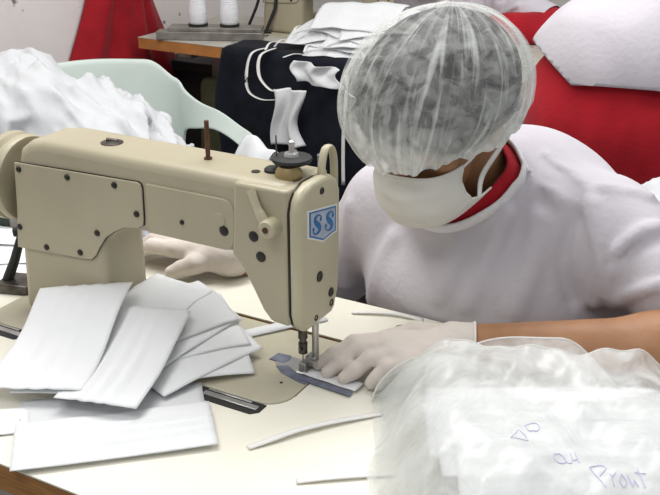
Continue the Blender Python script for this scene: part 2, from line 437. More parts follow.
# ================================================================== SEWING MACHINE
def sewing_machine(label):
    t = thing('sewing_machine', label, 'sewing machine', (-.2, 0, 0), 'cream lockstitch sewing machines')
    # bed
    out = [(-.451,-.087),(-.02,-.087)]+arc(-.012,-.055,.032,-90,0,6)[1:]+[(.020,.05)]+arc(.004,.070,.0136,0,90,4)+[(-.451,.0836)]
    obj('bed', MB().prism(out, 'z', -.034, .0015), M['bedpaint'], t, bev=.0012)
    # column and arm: one casting
    prof = [(-.418,.001),(-.411,.10),(-.402,.16),(-.398,.215)]+[(-.392,.234),(-.375,.246),(-.35,.2505),(-.10,.2505),(-.02,.250),(.006,.250),(.006,.15),
            (-.05,.152)]+[(-.06,.156),(-.235,.156)]+arc(-.235,.128,.028,90,180,5)[1:]+[(-.263,.001)]
    b = MB().prism(prof, 'y', -.041, .041)
    obj('arm', b, M['cream'], t, bev=.013, seg=4, ang=50)
    # head block
    hp = [(-.066,.159),(-.052,.145),(-.037,.118),(-.026,.097),(-.016,.086),(-.010,.084),(.0095,.083),(.0095,.2475),(-.060,.2475)]
    obj('head', MB().prism(hp, 'y', -.0462, .0462), M['cream'], t, bev=.0045, seg=4, ang=50)
    # raised field on the arm between cover and head
    fld = [(-.187,.1605),(-.078,.1605)]+arc(-.078,.1745,.014,-90,0,4)[1:]+arc(-.078,.207,.016,0,90,5)+[(-.187,.223)]
    obj('raised_panel', MB().prism(fld, 'y', -.0435, -.040), M['cream'], t, bev=.0012)
    obj('panel_dimple', MB().lathe([(.0085,-.001),(.0085,.0004),(.0075,.0012),(.001,.0014)], (-.083,-.0435,.197), (0,-1,0)), M['cream'], t)
    # side cover with its dark gasket line
    cov = [(-.4125,.096),(-.404,.154),(-.3985,.2165)]+[(-.30,.2195),(-.199,.2225)]+[(-.1945,.2205),(-.193,.216),(-.194,.176)]+[(-.1955,.168),(-.203,.1635),(-.225,.160),(-.242,.151),(-.257,.140),(-.268,.125),(-.276,.112),(-.284,.1045),(-.292,.1035),(-.36,.099)]
    c = np.array(cov); ctr = c.mean(0)
    gk = [tuple(p+(p-ctr)/np.linalg.norm(p-ctr)*.0011) for p in c]
    g = obj('side_cover', MB().prism(cov, 'y', -.0444, -.0405), M['cream'], t, bev=.0009)
    obj('gasket', MB().prism(gk, 'y', -.0424, -.0406), M['black'], g)
    def screw(x, z, y=-.0444, r=.0042, parent=t, ax=(0,-1,0), m='black'):
        s = MB().lathe([(r,-.003),(r,.0008),(r*.8,.0022),(r*.35,.0029),(.0002,.003)], (x,y,z), ax, 14)
        return obj('screw', s, M[m], parent)
    for x, z in ((-.391,.2085),(-.309,.211),(-.234,.2135),(-.203,.182),(-.269,.1445),(-.403,.127),(-.359,.107),(-.301,.1115)): screw(x, z)
    screw(-.136,.184,-.0435,.003)
    for x, z, r in ((-.077,.1845,.0063),(-.035,.187,.0064),(-.020,.196,.0064),(-.026,.164,.0064)):
        obj('hole_plug', MB().lathe([(r,-.003),(r,.0006),(r*.85,.0014),(r*.5,.0018),(.0002,.0018)], (x, -.0435 if x<-.06 else -.0462, z), (0,-1,0), 18), M['black'], t)
    screw(-.030,.2425,-.0405,.002,m='rust')
    # face plate (looks along +x)
    fp = [(-.0465,.098),(-.0465,.222)]+[(-.043,.236),(-.034,.2455),(-.018,.251),(.008,.251),(.028,.2475),(.040,.239),(.0465,.226)]+[(.0465,.145),(.043,.100),(.034,.079),(.027,.074),(-.032,.0745),(-.042,.083)]
    f = obj('face_plate', MB().prism(fp, 'x', .0102, .0255), M['creamlt'], t, bev=.0055, seg=3, ang=50)
    obj('gasket', MB().prism([(y*.975, .16+(z-.16)*.985) for y, z in fp], 'x', .0088, .0108), M['black'], f)
    def fscrew(y, z, r, x=.0255): return obj('screw', MB().lathe([(r,-.003),(r,.0008),(r*.8,.0016),(r*.5,.0010),(.0002,.0008)], (x,y,z), (1,0,0), 16), M['black'], f)
    fscrew(.002,.2365,.0042); fscrew(-.004,.134,.0066); fscrew(.023,.103,.0058); fscrew(.0245,.0885,.0050,.0246); fscrew(-.012,.0845,.0042,.0246)
    obj('screw', MB().cyl((.018,.046,.15),(.018,.050,.15),.003), M['black'], f)
    # shield badge with the letters
    sh = [(-.0285,.2150),(-.0285,.1845),(-.020,.1825),(.0038,.1755),(.0265,.1815),(.0352,.1830),(.0352,.2150)]
    def askew(y, z): return (y, z-.19*(y-.0034))      # the badge sits a little crooked
    def scaled(s): c = np.array(sh); m = np.array([.0034,.1975]); return [askew(*(m+(p-m)*s)) for p in c]
    bd = obj('badge', MB().prism(scaled(1.07), 'x', .0250, .0260), M['badgeedge'], f, bev=.0003)
    obj('badge_border', MB().prism(scaled(.96), 'x', .0255, .0263), M['badgeblue'], f)
    obj('badge_field', MB().prism(scaled(.86), 'x', .0257, .0266), M['badgefill'], f)
    def letter_s(y0, z0, w, h):
        # thick-thin serif S as a ribbon
        c = [(.86,.80,.055),(.80,.90,.04),(.62,.975,.045),(.40,.97,.06),(.20,.87,.10),(.17,.73,.13),(.32,.60,.165),(.55,.48,.185),(.78,.35,.165),(.86,.22,.13),(.74,.08,.09),(.52,.02,.055),(.30,.03,.04),(.14,.13,.045),(.08,.25,.05)]
        pts = spline([(a, b, q) for a, b, q in c], 5); L = []; Rr = []
        for i, p in enumerate(pts):
            tt = pts[min(i+1,len(pts)-1)]-pts[max(i-1,0)]; tt = V((tt.x*w, tt.y*h)); tt.normalize(); n = V((-tt.y, tt.x)); q = p.z*w*1.05
            ctr = V((p.x*w+.22*h*p.y, p.y*h))
            L.append(ctr+n*q); Rr.append(ctr-n*q)
        mb = MB(); k = len(L)
        mb.add([(.0271, *askew(y0+p.x, z0+p.y)) for p in L+Rr]+[(.0262, *askew(y0+p.x, z0+p.y)) for p in L+Rr],
               [(i, i+1, k+i+1, k+i) for i in range(k-1)]+[(2*k+i, 3*k+i, 3*k+i+1, 2*k+i+1) for i in range(k-1)]+
               [(i, 2*k+i, 2*k+i+1, i+1) for i in range(k-1)]+[(k+i, k+i+1, 3*k+i+1, 3*k+i) for i in range(k-1)])
        for a, b in ((.84,.74),(.10,.30)):            # ball ends
            mb.cyl((.0262, *askew(y0+a*w+.22*h*b, z0+b*h)), (.0271, *askew(y0+a*w+.22*h*b, z0+b*h)), .11*w, n=12)
        return mb
    for i, yy in enumerate((-.0225, .0055)): obj('letter', letter_s(yy, .1868, .0195, .0225), M['badgeblue'], f, smooth=False)
    # presser-foot lifter
    lv = obj('lift_lever', MB().tube(spline([(-.034,-.050,.243),(-.027,-.0515,.228),(-.018,-.053,.214),(-.010,-.0535,.2065)], 5), [.0045]*8+[.0055]*8, 12, flat=(.9,1.2)), M['creamlt'], t)
    obj('lever_boss', MB().lathe([(.0105,-.009),(.0105,.007),(.009,.009),(.001,.009)], (-.008,-.0545,.2055), (0,-1,0), 20), M['creamlt'], lv)
    obj('lever_bolt', MB().lathe([(.0036,0),(.0036,.0012),(.001,.0014)], (-.008,-.0636,.2055), (0,-1,0), 12), M['rust'], lv)
    # spool pin, oil cap, top thread parts
    obj('spool_pin', MB().cyl((-.126,0,.249),(-.126,0,.297),.0028).cyl((-.126,0,.2495),(-.126,0,.2525),.005), M['rust'], t)
    obj('oil_cap', MB().lathe([(.014,-.002),(.014,.001),(.010,.0022),(.004,.003),(.001,.003)], (-.268,-.004,.2505), (0,0,1), 20).cyl((-.262,0,.2525),(-.274,-.007,.2545),.0028), M['dsteel'], t)
    obj('thread_post', MB().lathe([(.0155,0),(.0155,.006),(.012,.011),(.0115,.0125)], (-.012,-.006,.2495), n=24), M['brass'], t)
    obj('winder_disc', MB().lathe([(.003,0),(.021,.001),(.0235,.004),(.0225,.0065),(.012,.0075),(.010,.0085),(.003,.0085)], (-.014,.004,.2625), n=30), M['dark'], t)
    obj('disc_cap', MB().lathe([(.009,0),(.008,.003),(.0032,.004),(.003,.011),(.0042,.0125),(.004,.0165),(.001,.018)], (-.014,.004,.271), n=18), M['steel'], t)
    obj('guide_washer', MB().lathe([(.0105,0),(.0105,.0035),(.008,.0055),(.003,.0058)], (-.036,.000,.2495), n=20), M['dark'], t)
    obj('guide_wire', MB().cyl((-.030,-.002,.2495),(-.031,-.001,.293),.0009,n=8), M['dsteel'], t)
    obj('oil_hole', MB().lathe([(.0052,0),(.0052,.0008),(.001,.0008)], (-.052,-.012,.2503), n=16), M['black'], t)
    # take-up guard: a painted loop on the front corner of the head
    gp = spline([(.016,.016,.240),(.015,.022,.262),(.014,.031,.2755),(.013,.045,.2735),(.0125,.053,.258),(.0125,.0545,.235),(.013,.053,.206)], 6)
    obj('take_up_guard', MB().tube(gp, .0044, 10, flat=(.6,1.1)), M['creamlt'], t)
    obj('take_up_lever', MB().tube([(-.002,.046,.20),(-.002,.050,.235),(-.002,.046,.262)], [.004,.004,.003], 8), M['bluegrey'], t)
    # bars, needle, foot
    obj('needle_bar', MB().cyl((0,0,.030),(0,0,.095),.0042).cyl((0,0,.026),(0,0,.040),.0056), M['dsteel'], t)
    obj('needle_clamp', MB().cyl((0,0,.046),(0,0,.058),.0058).cyl((-.001,-.002,.033),(.004,-.012,.033),.0025), M['dsteel'], t)
    obj('needle', MB().cyl((0,0,.003),(0,0,.030),.0009,n=8), M['steel'], t)
    obj('presser_bar', MB().cyl((.014,.006,.018),(.014,.006,.095),.0042), M['steel'], t)
    pf = obj('presser_foot', MB().box((.011,.003,.018),(.012,.014,.012)).box((.004,-.004,.010),(.009,.012,.014)).prism([(-.012,.003),(.012,.003),(.013,.0075),(.007,.0085),(-.008,.0065)], 'x', -.004, .010), M['steel'], t, bev=.0008)
    obj('foot_screw', MB().cyl((.014,-.003,.020),(.022,-.008,.020),.0032,n=12), M['steel'], pf)
    # plates on the bed
    obj('throat_plate', MB().prism(arc(-.030,.008,.013,90,270,8)+[(.012,-.005),(.012,.021)], 'z', .001, .0022), M['steel'], t, bev=.0003)
    obj('slide_plate', MB().prism([(-.05,.002),(-.03,.002),(-.026,.012),(-.030,.022),(-.048,.020)], 'z', .0012, .0026), M['bluegrey'], t)
    obj('guide_tape', MB().prism([(-.034,-.008),(-.020,-.019),(.004,-.026),(.019,-.029),(.0195,-.015),(-.002,-.011),(-.022,.000)], 'z', .0012, .0024), M['bluegrey'], t)
    obj('bed_hole', MB().lathe([(.0019,0),(.0019,.0006),(.0002,.0006)], (-.008,-.038,.0014), n=12), M['black'], t)
    # hinges on the near edge
    for hx in (-.041, -.405):
        h = obj('hinge', MB().prism([(hx-.044,-.112),(hx+.036,-.112),(hx+.044,-.104),(hx+.044,-.0875),(hx-.044,-.0875)], 'z', -.004, .0012), M['dark'], t, bev=.0006)
        obj('hinge_plate', MB().box((hx+.002,-.0995,.0012),(.074,.008,.003)).box((hx-.004,-.091,.0008),(.060,.003,.003)), M['steel'], h, bev=.0006)
    # handwheel: rim, hub, groove
    wp = [(.012,-.012),(.012,-.008),(.045,-.006),(.050,-.009),(.0555,-.009),(.0575,-.006),(.0575,.002),(.053,.006),(.053,.010),(.0585,.014),(.0590,.024),(.0555,.030),(.046,.032),(.040,.026),(.018,.024),(.016,.034),(.002,.035)]
    obj('handwheel', MB().lathe([(r*1.02,-h) for r, h in wp], (-.428,0,.178), (1,0,0), 44), M['cream'], t, ang=40)
    obj('wheel_hub', MB().cyl((-.428,0,.178),(-.392,0,.178),.026), M['dsteel'], t)
    return t
mach = sewing_machine('cream sewing machine with a blue badge and black screws, standing on the cream front table')
dup(mach, (-.2-.82, 1.89, 0), 0, 'cream sewing machine on the grey table behind the worker, upper part cut off')

# ================================================================== PLASTIC ARMCHAIR
cc = V((-1.12, .95, 0)); cd = V((.88,-.475,0)); cs_ = V((.475,.88,0))
def CH(d, s, z): p = cc+cd*d+cs_*s; return (p.x, p.y, z)
ch = thing('plastic_armchair', 'pale green moulded plastic armchair heaped with white cloth', 'chair', (cc.x, cc.y, -T))
def lerpk(ks, t):
    for (a, va), (b, vb) in zip(ks, ks[1:]):
        if t <= b:
            x = (t-a)/(b-a); x = x*x*(3-2*x); return va+(vb-va)*x
    return ks[-1][1]
def chair_band(u, v):
    # u: from one arm's front round the back to the other; v: bottom to top
    t = abs(2*u-1); sgn = 1 if u > .5 else -1             # t=0 centre of back, 1 arm front
    th = lerpk([(0,0),(.42,1.0),(.62,1.45),(1,1.5)], t)
    if t < .5:
        a = t/.5; s = .27*math.sin(a*PI/2)**.8; d = -.25+.10*(1-math.cos(a*PI/2))
    else:
        a = (t-.5)/.5; s = .27+.025*math.sin(a*PI); d = -.15+.45*a
    top = lerpk([(0,.030),(.25,.020),(.42,-.030),(.60,-.092),(.8,-.114),(1,-.138)], t)
    bot = lerpk([(0,-.345),(.30,-.340),(.40,-.30),(.52,-.165),(.66,-.140),(1,-.165)], t)
    z = bot+(top-bot)*v
    lean = .055*lerpk([(0,1),(.5,.5),(.6,.35),(1,.3)], t)*((z+.30)/.35)
    out = .022*v*lerpk([(0,0),(.5,.3),(.62,1.2),(1,1.3)], t)
    return CH(d-lean*(1 if t < .6 else 0), sgn*(s+out), z)
obj('back_and_arms', MB().grid(73, 12, chair_band), M['chair'], ch, sol=.010, sub=1, ang=180)
obj('seat', MB().grid(14, 14, lambda u, v: CH(-.22+.45*u, (-.235+.47*v)*(1-.08*(1-u)), -.345-.02*math.sin(PI*u)*math.sin(PI*v)-.02*max(0,u-.85)/.15)), M['chair'], ch, sol=.012, sub=1, ang=180)
for d0, d1, s0, zt in ((.28,.31,.285,-.15),(-.20,-.27,.20,-.345)):
    for sg in (-1, 1):
        obj('leg', MB().tube([CH(d0, sg*s0, zt), CH((d0+d1)/2, sg*(s0+.01), -.45), CH(d1, sg*(s0+.02), -T)], [.030,.027,.022], 8, flat=(1,.55)), M['chair'], ch)

# ================================================================== RED GARMENT ON THE LEFT WALL
def red_garment(u, v):
    w = min(.37, .11+math.log1p(math.exp((v-.33)*16))/16*.85)
    y = 1.642+(u-.5)*2*w*.86
    fold = .020*math.sin(u*15+1.2*v)+.010*math.sin(u*31+2+2*v)
    bulge = .085*math.sin(PI*u)**.6
    return (-1.678+.006+bulge+fold*(.35+.65*v)*math.sin(PI*u)**.5, y+.006*math.sin(9*v+3*u), .56-1.16*v-.05*u*v)
rg = thing('hanging_garment', 'red cloth garment hanging against the scuffed white wall', 'garment', (-1.67,1.645,-.62))
obj('garment_cloth', MB().grid(60, 44, red_garment), M['redd'], rg, sol=.004, ang=180)
obj('wall_peg', MB().cyl((-1.68,1.645,.555),(-1.60,1.645,.57),.012), M['wood'], rg)

# ================================================================== BLACK CLOTH OVER THE BACK TABLE
def black_cloth(u, v):
    x = -1.205+.86*u+.012*math.sin(14*v)
    L = .12+.62*v
    w = .010*math.sin(u*21+1)+.006*math.sin(u*47+v*3)
    if v < .16:
        y = 1.70-(1.70-1.571)*(v/.16); z = .004+.001*math.sin(u*30)
    else:
        q = (v-.16)/.84; z = .003-.66*q*(1-.03*math.sin(9*u)); y = 1.566-.010-.030*min(1,q*3)-abs(w)*q*2-.02*q
        x += .03*q*(1-u)
    return (x, y, z)
obj('black_cloth', MB().grid(70, 50, black_cloth), M['navy'], sol=.003, ang=180, label='black cloth draped over the edge of the back table', cat='cloth')
def olive_bag(u, v):
    a = 2*PI*u; r = .075*(1-.35*v)*(1+.10*math.sin(3*a+2))
    return (-1.36+r*math.cos(a)*1.0, 1.74+r*.8*math.sin(a), -T+.62*v)
def bagclosed():
    mb = MB().grid(28, 16, olive_bag, wrapu=True); n = 28
    mb.f.append(tuple(range(n-1,-1,-1))); mb.f.append(tuple((15)*n+j for j in range(n))); return mb
obj('olive_cloth', bagclosed(), M['olive'], sub=1, ang=180, label='olive cloth bundle in the dark under the back table', cat='cloth')

cr = thing('shade_box', 'dark box added in place of shade under the left end of the back table', 'shade_box', (-1.38,1.93,-T))  # invented dark box, added so the space under the table reads dark
obj('shade_box_body', slab(-1.66,-1.08,1.84,2.06,-T,-.16), M['dark'], cr, bev=.01)
obj('shade_box_rim', slab(-1.67,-1.07,1.83,2.07,-.17,-.13), M['dark'], cr, bev=.006)

# thread cones on a low stand
st = thing('thread_stand', 'grey steel thread stand plate on the end of the back table', 'thread stand', (-1.30, 1.66, 0))
obj('base_plate', MB().box((-1.31,1.655,.014),(.34,.05,.028), rz=.42), M['gunmetal'], st, bev=.003)
obj('top_plate', MB().box((-1.30,1.675,.034),(.30,.075,.012), rz=.42), M['gunmetal'], st, bev=.002)
for x, y in ((-1.355,1.655),(-1.262,1.697)): obj('peg', MB().cyl((x,y,.040),(x,y,.20),.004), M['dsteel'], st)
k = None
def cone(x, y, label):
    t = thing('thread_cone', label, 'thread cone', (x, y, .040), 'white thread cones')
    obj('cone_core', MB().lathe([(.031,.040),(.031,.048),(.026,.048),(.006,.215),(.0045,.215)], (x,y,0)), M['black'], t)
    obj('thread', MB().lathe([(.026,.0481),(.030,.055),(.0295,.09),(.020,.19),(.015,.195)], (x,y,0), n=32), M['thread'], t)
    return t
c0 = cone(-1.355, 1.655, 'white thread cone nearer the red garment, on the thread stand')
dup(c0, (-1.262, 1.697, .040), 0, 'white thread cone farther from the red garment, on the thread stand')
ts = thing('wire_stand', 'black bent wire rod stand left of the back sewing machine', 'stand', (-1.235, 1.79, 0))
obj('base', MB().tube(spline([(-1.30,1.76,.006),(-1.24,1.80,.006),(-1.19,1.83,.008)],5), .006, 8), M['dark'], ts)
obj('rod', MB().tube([(-1.262,1.79,.006),(-1.225,1.80,.09),(-1.19,1.81,.20)], .005, 8), M['dark'], ts)
obj('rod', MB().tube([(-1.205,1.82,.006),(-1.18,1.84,.08),(-1.165,1.85,.20)], .006, 8), M['dark'], ts)

# ================================================================== LOOSE CLOTH PIECES
def e12(a): a = math.radians(a); return V((math.cos(a), math.sin(a), 0)), V((-math.sin(a), math.cos(a), 0))
def sstep(t): t = min(1, max(0, t)); return t*t*(3-2*t)
def pile_z(x, y):                                      # the stack leans up towards the machine
    t = (y+.165)/.15; t = 0 if t < -.5 else (t if t > .3 else .5*(t+.5)**2/.8*.75+0)
    return .038*min(t, 1.12)*min(1, max(0, (-.035-x)/.12))
def panel_mb(cx, cy, ang, L, Wd, z, pleat=0, hfn=None, seed=0, curl=.0, nu=30, nv=22, skew=0):
    e1, e2 = e12(ang); ph = seed*1.7
    def fn(u, v):
        a = (u-.5)*L; b = (v-.5)*Wd+skew*(u-.5)
        p = V((cx, cy, 0))+e1*a+e2*b
        zz = z+(hfn(p.x, p.y) if hfn else 0)
        if pleat:
            for q in (.34,.52,.70):                      # three knife pleats along the long side
                d = (v-q-.012*math.sin(5*u+ph))/.016
                zz += pleat*(1/(1+math.exp(-d*3)))*math.exp(-max(0,d)*.35)*(.55+.45*abs(math.sin(PI*u)))
        zz += curl*((2*u-1)**2*(.6+.4*math.sin(ph+3*v))+(2*v-1)**4*.5*math.cos(ph))
        zz += .0005*math.sin(13*u+ph)*math.sin(9*v+2*ph)
        return (p.x, p.y, zz)
    return MB().grid(nu, nv, fn)
def fpanel(cx, cy, ang, L, Wd, z, label, name='mask_panel', group='white mask panels piled beside the machine', m='white', base=None, **k):
    o = obj(name, panel_mb(cx, cy, ang, L, Wd, z, **k), M[m], sol=.0007, ang=180, label=label, cat='mask panel', group=group)
    return o
fan = [(-.140,-.062,47,.165,.110,'lowest white panel of the fanned pile, corner nearest the machine needle'),
       (-.130,-.052,73,.150,.100,'white panel second from the bottom of the fanned pile, nearest the bed hinge'),
       (-.163,-.045,57,.170,.100,'white panel low in the fan, corner pointing at the brown slot edge'),
       (-.168,-.048,76,.175,.095,'white panel in the fan just under the pale thin ones'),
       (-.190,-.050,67,.195,.100,'thin white panel in the fan with its upper corner farthest right'),
       (-.213,-.054,84,.195,.098,'thin greyish white panel in the fan with its tip towards the gloved right hand'),
       (-.226,-.118,100,.150,.095,'white panel in the middle of the fan below the pleated ones'),
       (-.258,-.137,117,.165,.085,'white panel with its far corner raised against the machine column')]
def lifted(y0, amt): return lambda x, y: pile_z(x, y)+amt*sstep((y-y0)/.10)
for i, (x, y, a, L, w, lb) in enumerate(fan):
    fpanel(x, y, a, L, w, .0012+.0021*i, lb, hfn=lifted(-.16, .012) if i == 7 else pile_z, seed=i, curl=.0012+.0008*math.sin(5*i), m='white2' if i in (4,5) else 'white', pleat=.0014 if i in (1,2,6) else 0, skew=.012*math.sin(3*i))
fpanel(-.172,-.120,105,.170,.100,.0195, 'pleated white mask panel on top of the pile, right of the largest one', hfn=lifted(-.14, .004), seed=9, pleat=.0050, curl=.001)
fpanel(-.262,-.133,115,.178,.122,.0215, 'largest white mask panel on top of the pile, at its left side', hfn=lifted(-.16, .018), seed=10, pleat=.0035, curl=.001, skew=-.015)
fpanel(-.135, -.190, 41, .205, .105, .0020, 'thin greyish panel partly under the pleated front mask', m='white2', seed=11)
fpanel(-.105, -.222, 42, .212, .088, .0055, 'pleated white mask panel lying alone at the table front edge', seed=12, pleat=.0060, curl=.0012, group='white mask panels piled beside the machine')
fpanel(-.262, -.283, 41, .130, .052, .0020, 'narrow white panel at the left end of the table front edge', seed=13, pleat=.002)
# pieces further left under the handwheel
for i, (x, y, a, L, w, z, lb) in enumerate([(-.57,.02,30,.22,.07,.002,'white strip panel on the table left of the machine column, lowest'),
        (-.56,.09,36,.20,.08,.006,'white strip panel on the table left of the machine column, middle'),
        (-.60,.14,24,.22,.08,.010,'white strip panel on the table left of the machine column, farthest back')]):
    fpanel(x, y, a, L, w, z, lb, seed=20+i, pleat=.003, group='white strips left of the machine')
bw = thing('bobbin_winder', 'dark bobbin winder lever on the table beside the machine column', 'bobbin winder', (-.475,.03,0))
obj('base', MB().box((-.475,.005,.008),(.05,.045,.014), rz=.3), M['dsteel'], bw, bev=.002)
obj('lever', MB().tube([(-.490,-.002,.012),(-.476,.004,.045),(-.464,.012,.085)], [.008,.007,.006], 10), M['dark'], bw)
obj('lever_knob', MB().cyl((-.472,.006,.088),(-.455,.016,.090),.007), M['dark'], bw)
sw = thing('switch_box', 'dark green box with grey end left of the machine', 'box', (-.72,.17,0))
obj('box_body', MB().box((-.70,.165,.022),(.11,.05,.044), rz=.25), M['green'], sw, bev=.003)
obj('end_plate', MB().box((-.640,.180,.022),(.022,.052,.046), rz=.25), M['gunmetal'], sw, bev=.002)
obj('grey_cap', MB().box((-.69,.165,.052),(.09,.05,.016), rz=.25), M['gunmetal'], sw, bev=.003)

# ties and strips on the table
def ribbon(pts, w, n=6, tilt=0., nrm=None):
    P = spline(pts, n); k = len(P); mb = MB()
    def fn(u, v):
        i = min(k-1, int(round(u*(k-1)))); t = (P[min(i+1,k-1)]-P[max(i-1,0)]).normalized()
        s = t.cross(V((0,0,1)) if nrm is None else V(nrm))
        if s.length < .2: s = V((.85,.45,0))
        s.normalize(); s = (s*math.cos(tilt)+V((0,0,1))*math.sin(tilt))
        return tuple(P[i]+s*(v-.5)*w)
    return mb.grid(k, 3, fn)
def tie(pts, w, label, parent=None, tilt=0., sol=.0008, m='tie'):
    if parent is not None: return obj('tie', ribbon(pts, w, tilt=tilt), M[m], parent, sol=sol, ang=180)
    return obj('cloth_tie', ribbon(pts, w, tilt=tilt), M[m], sol=sol, ang=180, label=label, cat='tie')
tie([(.030,-.168,.0012),(.046,-.145,.0035),(.063,-.118,.005),(.090,-.082,.004),(.126,-.040,.0015)], .009, 'white cloth tie lying in a curve on the table front, left of the bag', tilt=.08)
tie([(.105,-.194,.0015),(.14,-.168,.003),(.19,-.132,.0015)], .008, 'short straight white strip at the bottom of the table, beside the bag', tilt=.08)
tie([(-.125,.020,.003),(-.10,.055,.004),(-.075,.09,.004),(-.045,.135,.0015)], .020, 'white cloth strip crossing the slot behind the machine bed', m='white2')
tie([(-.02,.165,.002),(.03,.185,.004),(.075,.19,.002)], .007, 'thin white tie at the far table edge below the worker\'s shirt')
wp = obj('work_piece', panel_mb(.043,-.004,-4,.075,.022,.0045, seed=3, nu=16, nv=8), M['white'], sol=.0006, ang=180, label='white mask strip being stitched under the presser foot', cat='fabric')
obj('binding_strip', MB().prism([(.006,-.0225),(.078,-.0275),(.0775,-.0185),(.006,-.0135)], 'z', .0022, .0034), M['bluegrey'], wp, label='blue-grey strip')
obj('needle_case', MB().lathe([(.008,0),(.0085,.001),(.006,.002),(.001,.002)], (.058,.158,.0003)), M['gunmetal'], label='small grey disc lying on the table behind the gloved left hand', cat='disc')

# ================================================================== BAG OF FINISHED MASKS
BE1, BE2 = e12(28.8)
def BG(u, v, z): p = BE1*u+BE2*v; return (p.x, p.y, z)
BV0 = -.385
def bag_h(u, v):
    a = min(1, max(0, (u-.080)/.085)); b = min(1, max(0, (.438-u)/.10)); f = min(1, max(0, (v-BV0)/.09))
    s = lambda q: math.sin(q*PI/2)**.75
    hh = .010+.068*s(a)*s(b)*s(f)
    cr = .0030*math.sin(38*u+22*v)+.0028*math.sin(61*u-45*v+1)+.0020*math.sin(95*u+70*v+2)+.0012*math.sin(160*u-120*v)
    return max(.003, hh*(s(a) if a < 1 else 1)+cr*s(a)*s(b)*s(f))
bag = thing('plastic_bag', 'clear plastic bag full of white masks in the right foreground', 'bag', BG(.26,-.22,0))
def bag_top(i, j):
    u = .080+.358*i; lip = -.088+.016*math.sin(7*i+.5)+.02*(2*i-1)**2
    v = BV0-.003+(lip-BV0)*j
    return BG(u+.010*math.sin(9*j)*(1 if i < .5 else -1)*abs(2*i-1), v, bag_h(u, v)+.008*j**6*math.sin(PI*i))
obj('top_film', MB().grid(90, 80, bag_top), M['film'], bag, ang=180)
def bag_low(i, j):
    u = .080+.358*i
    bk = -.052+.010*math.sin(5*i)-.05*max(0,(i-.7)/.3)**2
    if j < .6: return BG(u, BV0-.003+(bk-BV0)*(j/.6), .0012)
    q = (j-.6)/.4; e = max(0, math.sin(PI*min(1, i*1.02)))**.55*(1-sstep((i-.58)/.34))
    return BG(u, bk-.018*q+.006*math.sin(20*i)*q, .0012+(.080+.006*math.sin(11*i+1))*q*e)
obj('under_film', MB().grid(90, 40, bag_low), M['film'], bag, ang=180)
obj('open_rim', MB().tube([bag_low(i/60, 1) for i in range(61)], .0011, 6).tube([bag_top(i/60, 1) for i in range(61)], .0010, 6), M['tie'], bag)
bl = ['bagged white mask at the back of the bag, lowest and nearest the forearm','bagged white mask second from the back, beside the bag rim','bagged white mask third from the back of the bag',
      'bagged white mask in the middle of the bag, shifted left','bagged white mask in the middle of the bag, shifted right','bagged white mask directly behind the one with writing',
      'bagged white mask on top, with purple handwriting','bagged white mask at the front of the bag, below the writing']
def bag_mask(u, v, z, label, seed, tilt, L=.235, Wd=.10, rot=0):
    def hfn(x, y):
        vv = x*BE2.x+y*BE2.y
        return tilt*(vv-v)
    p = BG(u, v, 0)
    t = obj('face_mask', panel_mb(p[0], p[1], 28.8+rot, L, Wd, z, pleat=.0085, hfn=hfn, seed=seed, curl=-.004, nv=40), M['white'], sol=.0012, ang=180, label=label, cat='face mask', group='white masks in the clear bag')
    return t
spec = [(.275,-.118,.020,0,1),(.268,-.138,.028,.0,-1),(.282,-.158,.035,.0,1),(.262,-.180,.040,.0,-1),(.276,-.202,.0445,.0,1),(.268,-.224,.048,.0,0)]
for i, (u, v, z, tl, r) in enumerate(spec): bag_mask(u, v, z, bl[i], 30+i, tl, L=.26, rot=r)
topm = bag_mask(.292, -.262, .0515, bl[6], 37, .10, L=.28, Wd=.13, rot=-1)
bag_mask(.270, -.325, .030, bl[7], 38, .10, L=.27, Wd=.07, rot=1)
# handwriting on the top mask: strokes in (along, across) mask millimetres
HW = [[(0,-2),(14,-3),(20,-2)],[(0,-2),(8,9),(14,16)],[(14,16),(19,2)],                      # slanting figure
      [(22,20),(24,12),(30,12)],[(22,20),(34,21),(37,17),(35,12),(30,11)],
      [(46,-16),(42,-20),(46,-25),(54,-24),(56,-18),(50,-15),(46,-17)],[(54,-17),(58,-24),(62,-24)],[(64,-13),(64,-21),(70,-20)],[(69,-12),(69,-25)],   # a4
      [(78,-31),(88,-52)],[(78,-31),(90,-30),(94,-35),(86,-41)],[(96,-42),(97,-52)],[(97,-45),(101,-42)],
      [(107,-43),(104,-48),(107,-52),(111,-48),(107,-43)],[(114,-43),(117,-51),(120,-46),(123,-51)],[(129,-33),(130,-51)],[(124,-38),(136,-37)]]
for wd, (s0, s1) in enumerate(((0,5),(5,9),(9,len(HW)))):
    ink = MB()
    for s in HW[s0:s1]:
        pts = spline([(a*.001, b*.001, 0) for a, b in s], 5) if len(s) > 2 else [V((a*.001, b*.001, 0)) for a, b in s]
        if len(pts) == 2: pts = [pts[0].lerp(pts[1], k/6) for k in range(7)]
        P = []
        for q in pts:
            uu, vv = .2007+q.x*.84, -.262+q.y*1.2
            P.append(BG(uu, vv, bag_h(uu, vv)+.0008))
        ink.tube(P, .00055, 6)
    obj('handwriting', ink, M['ink'], bag, label='faint purple handwriting')

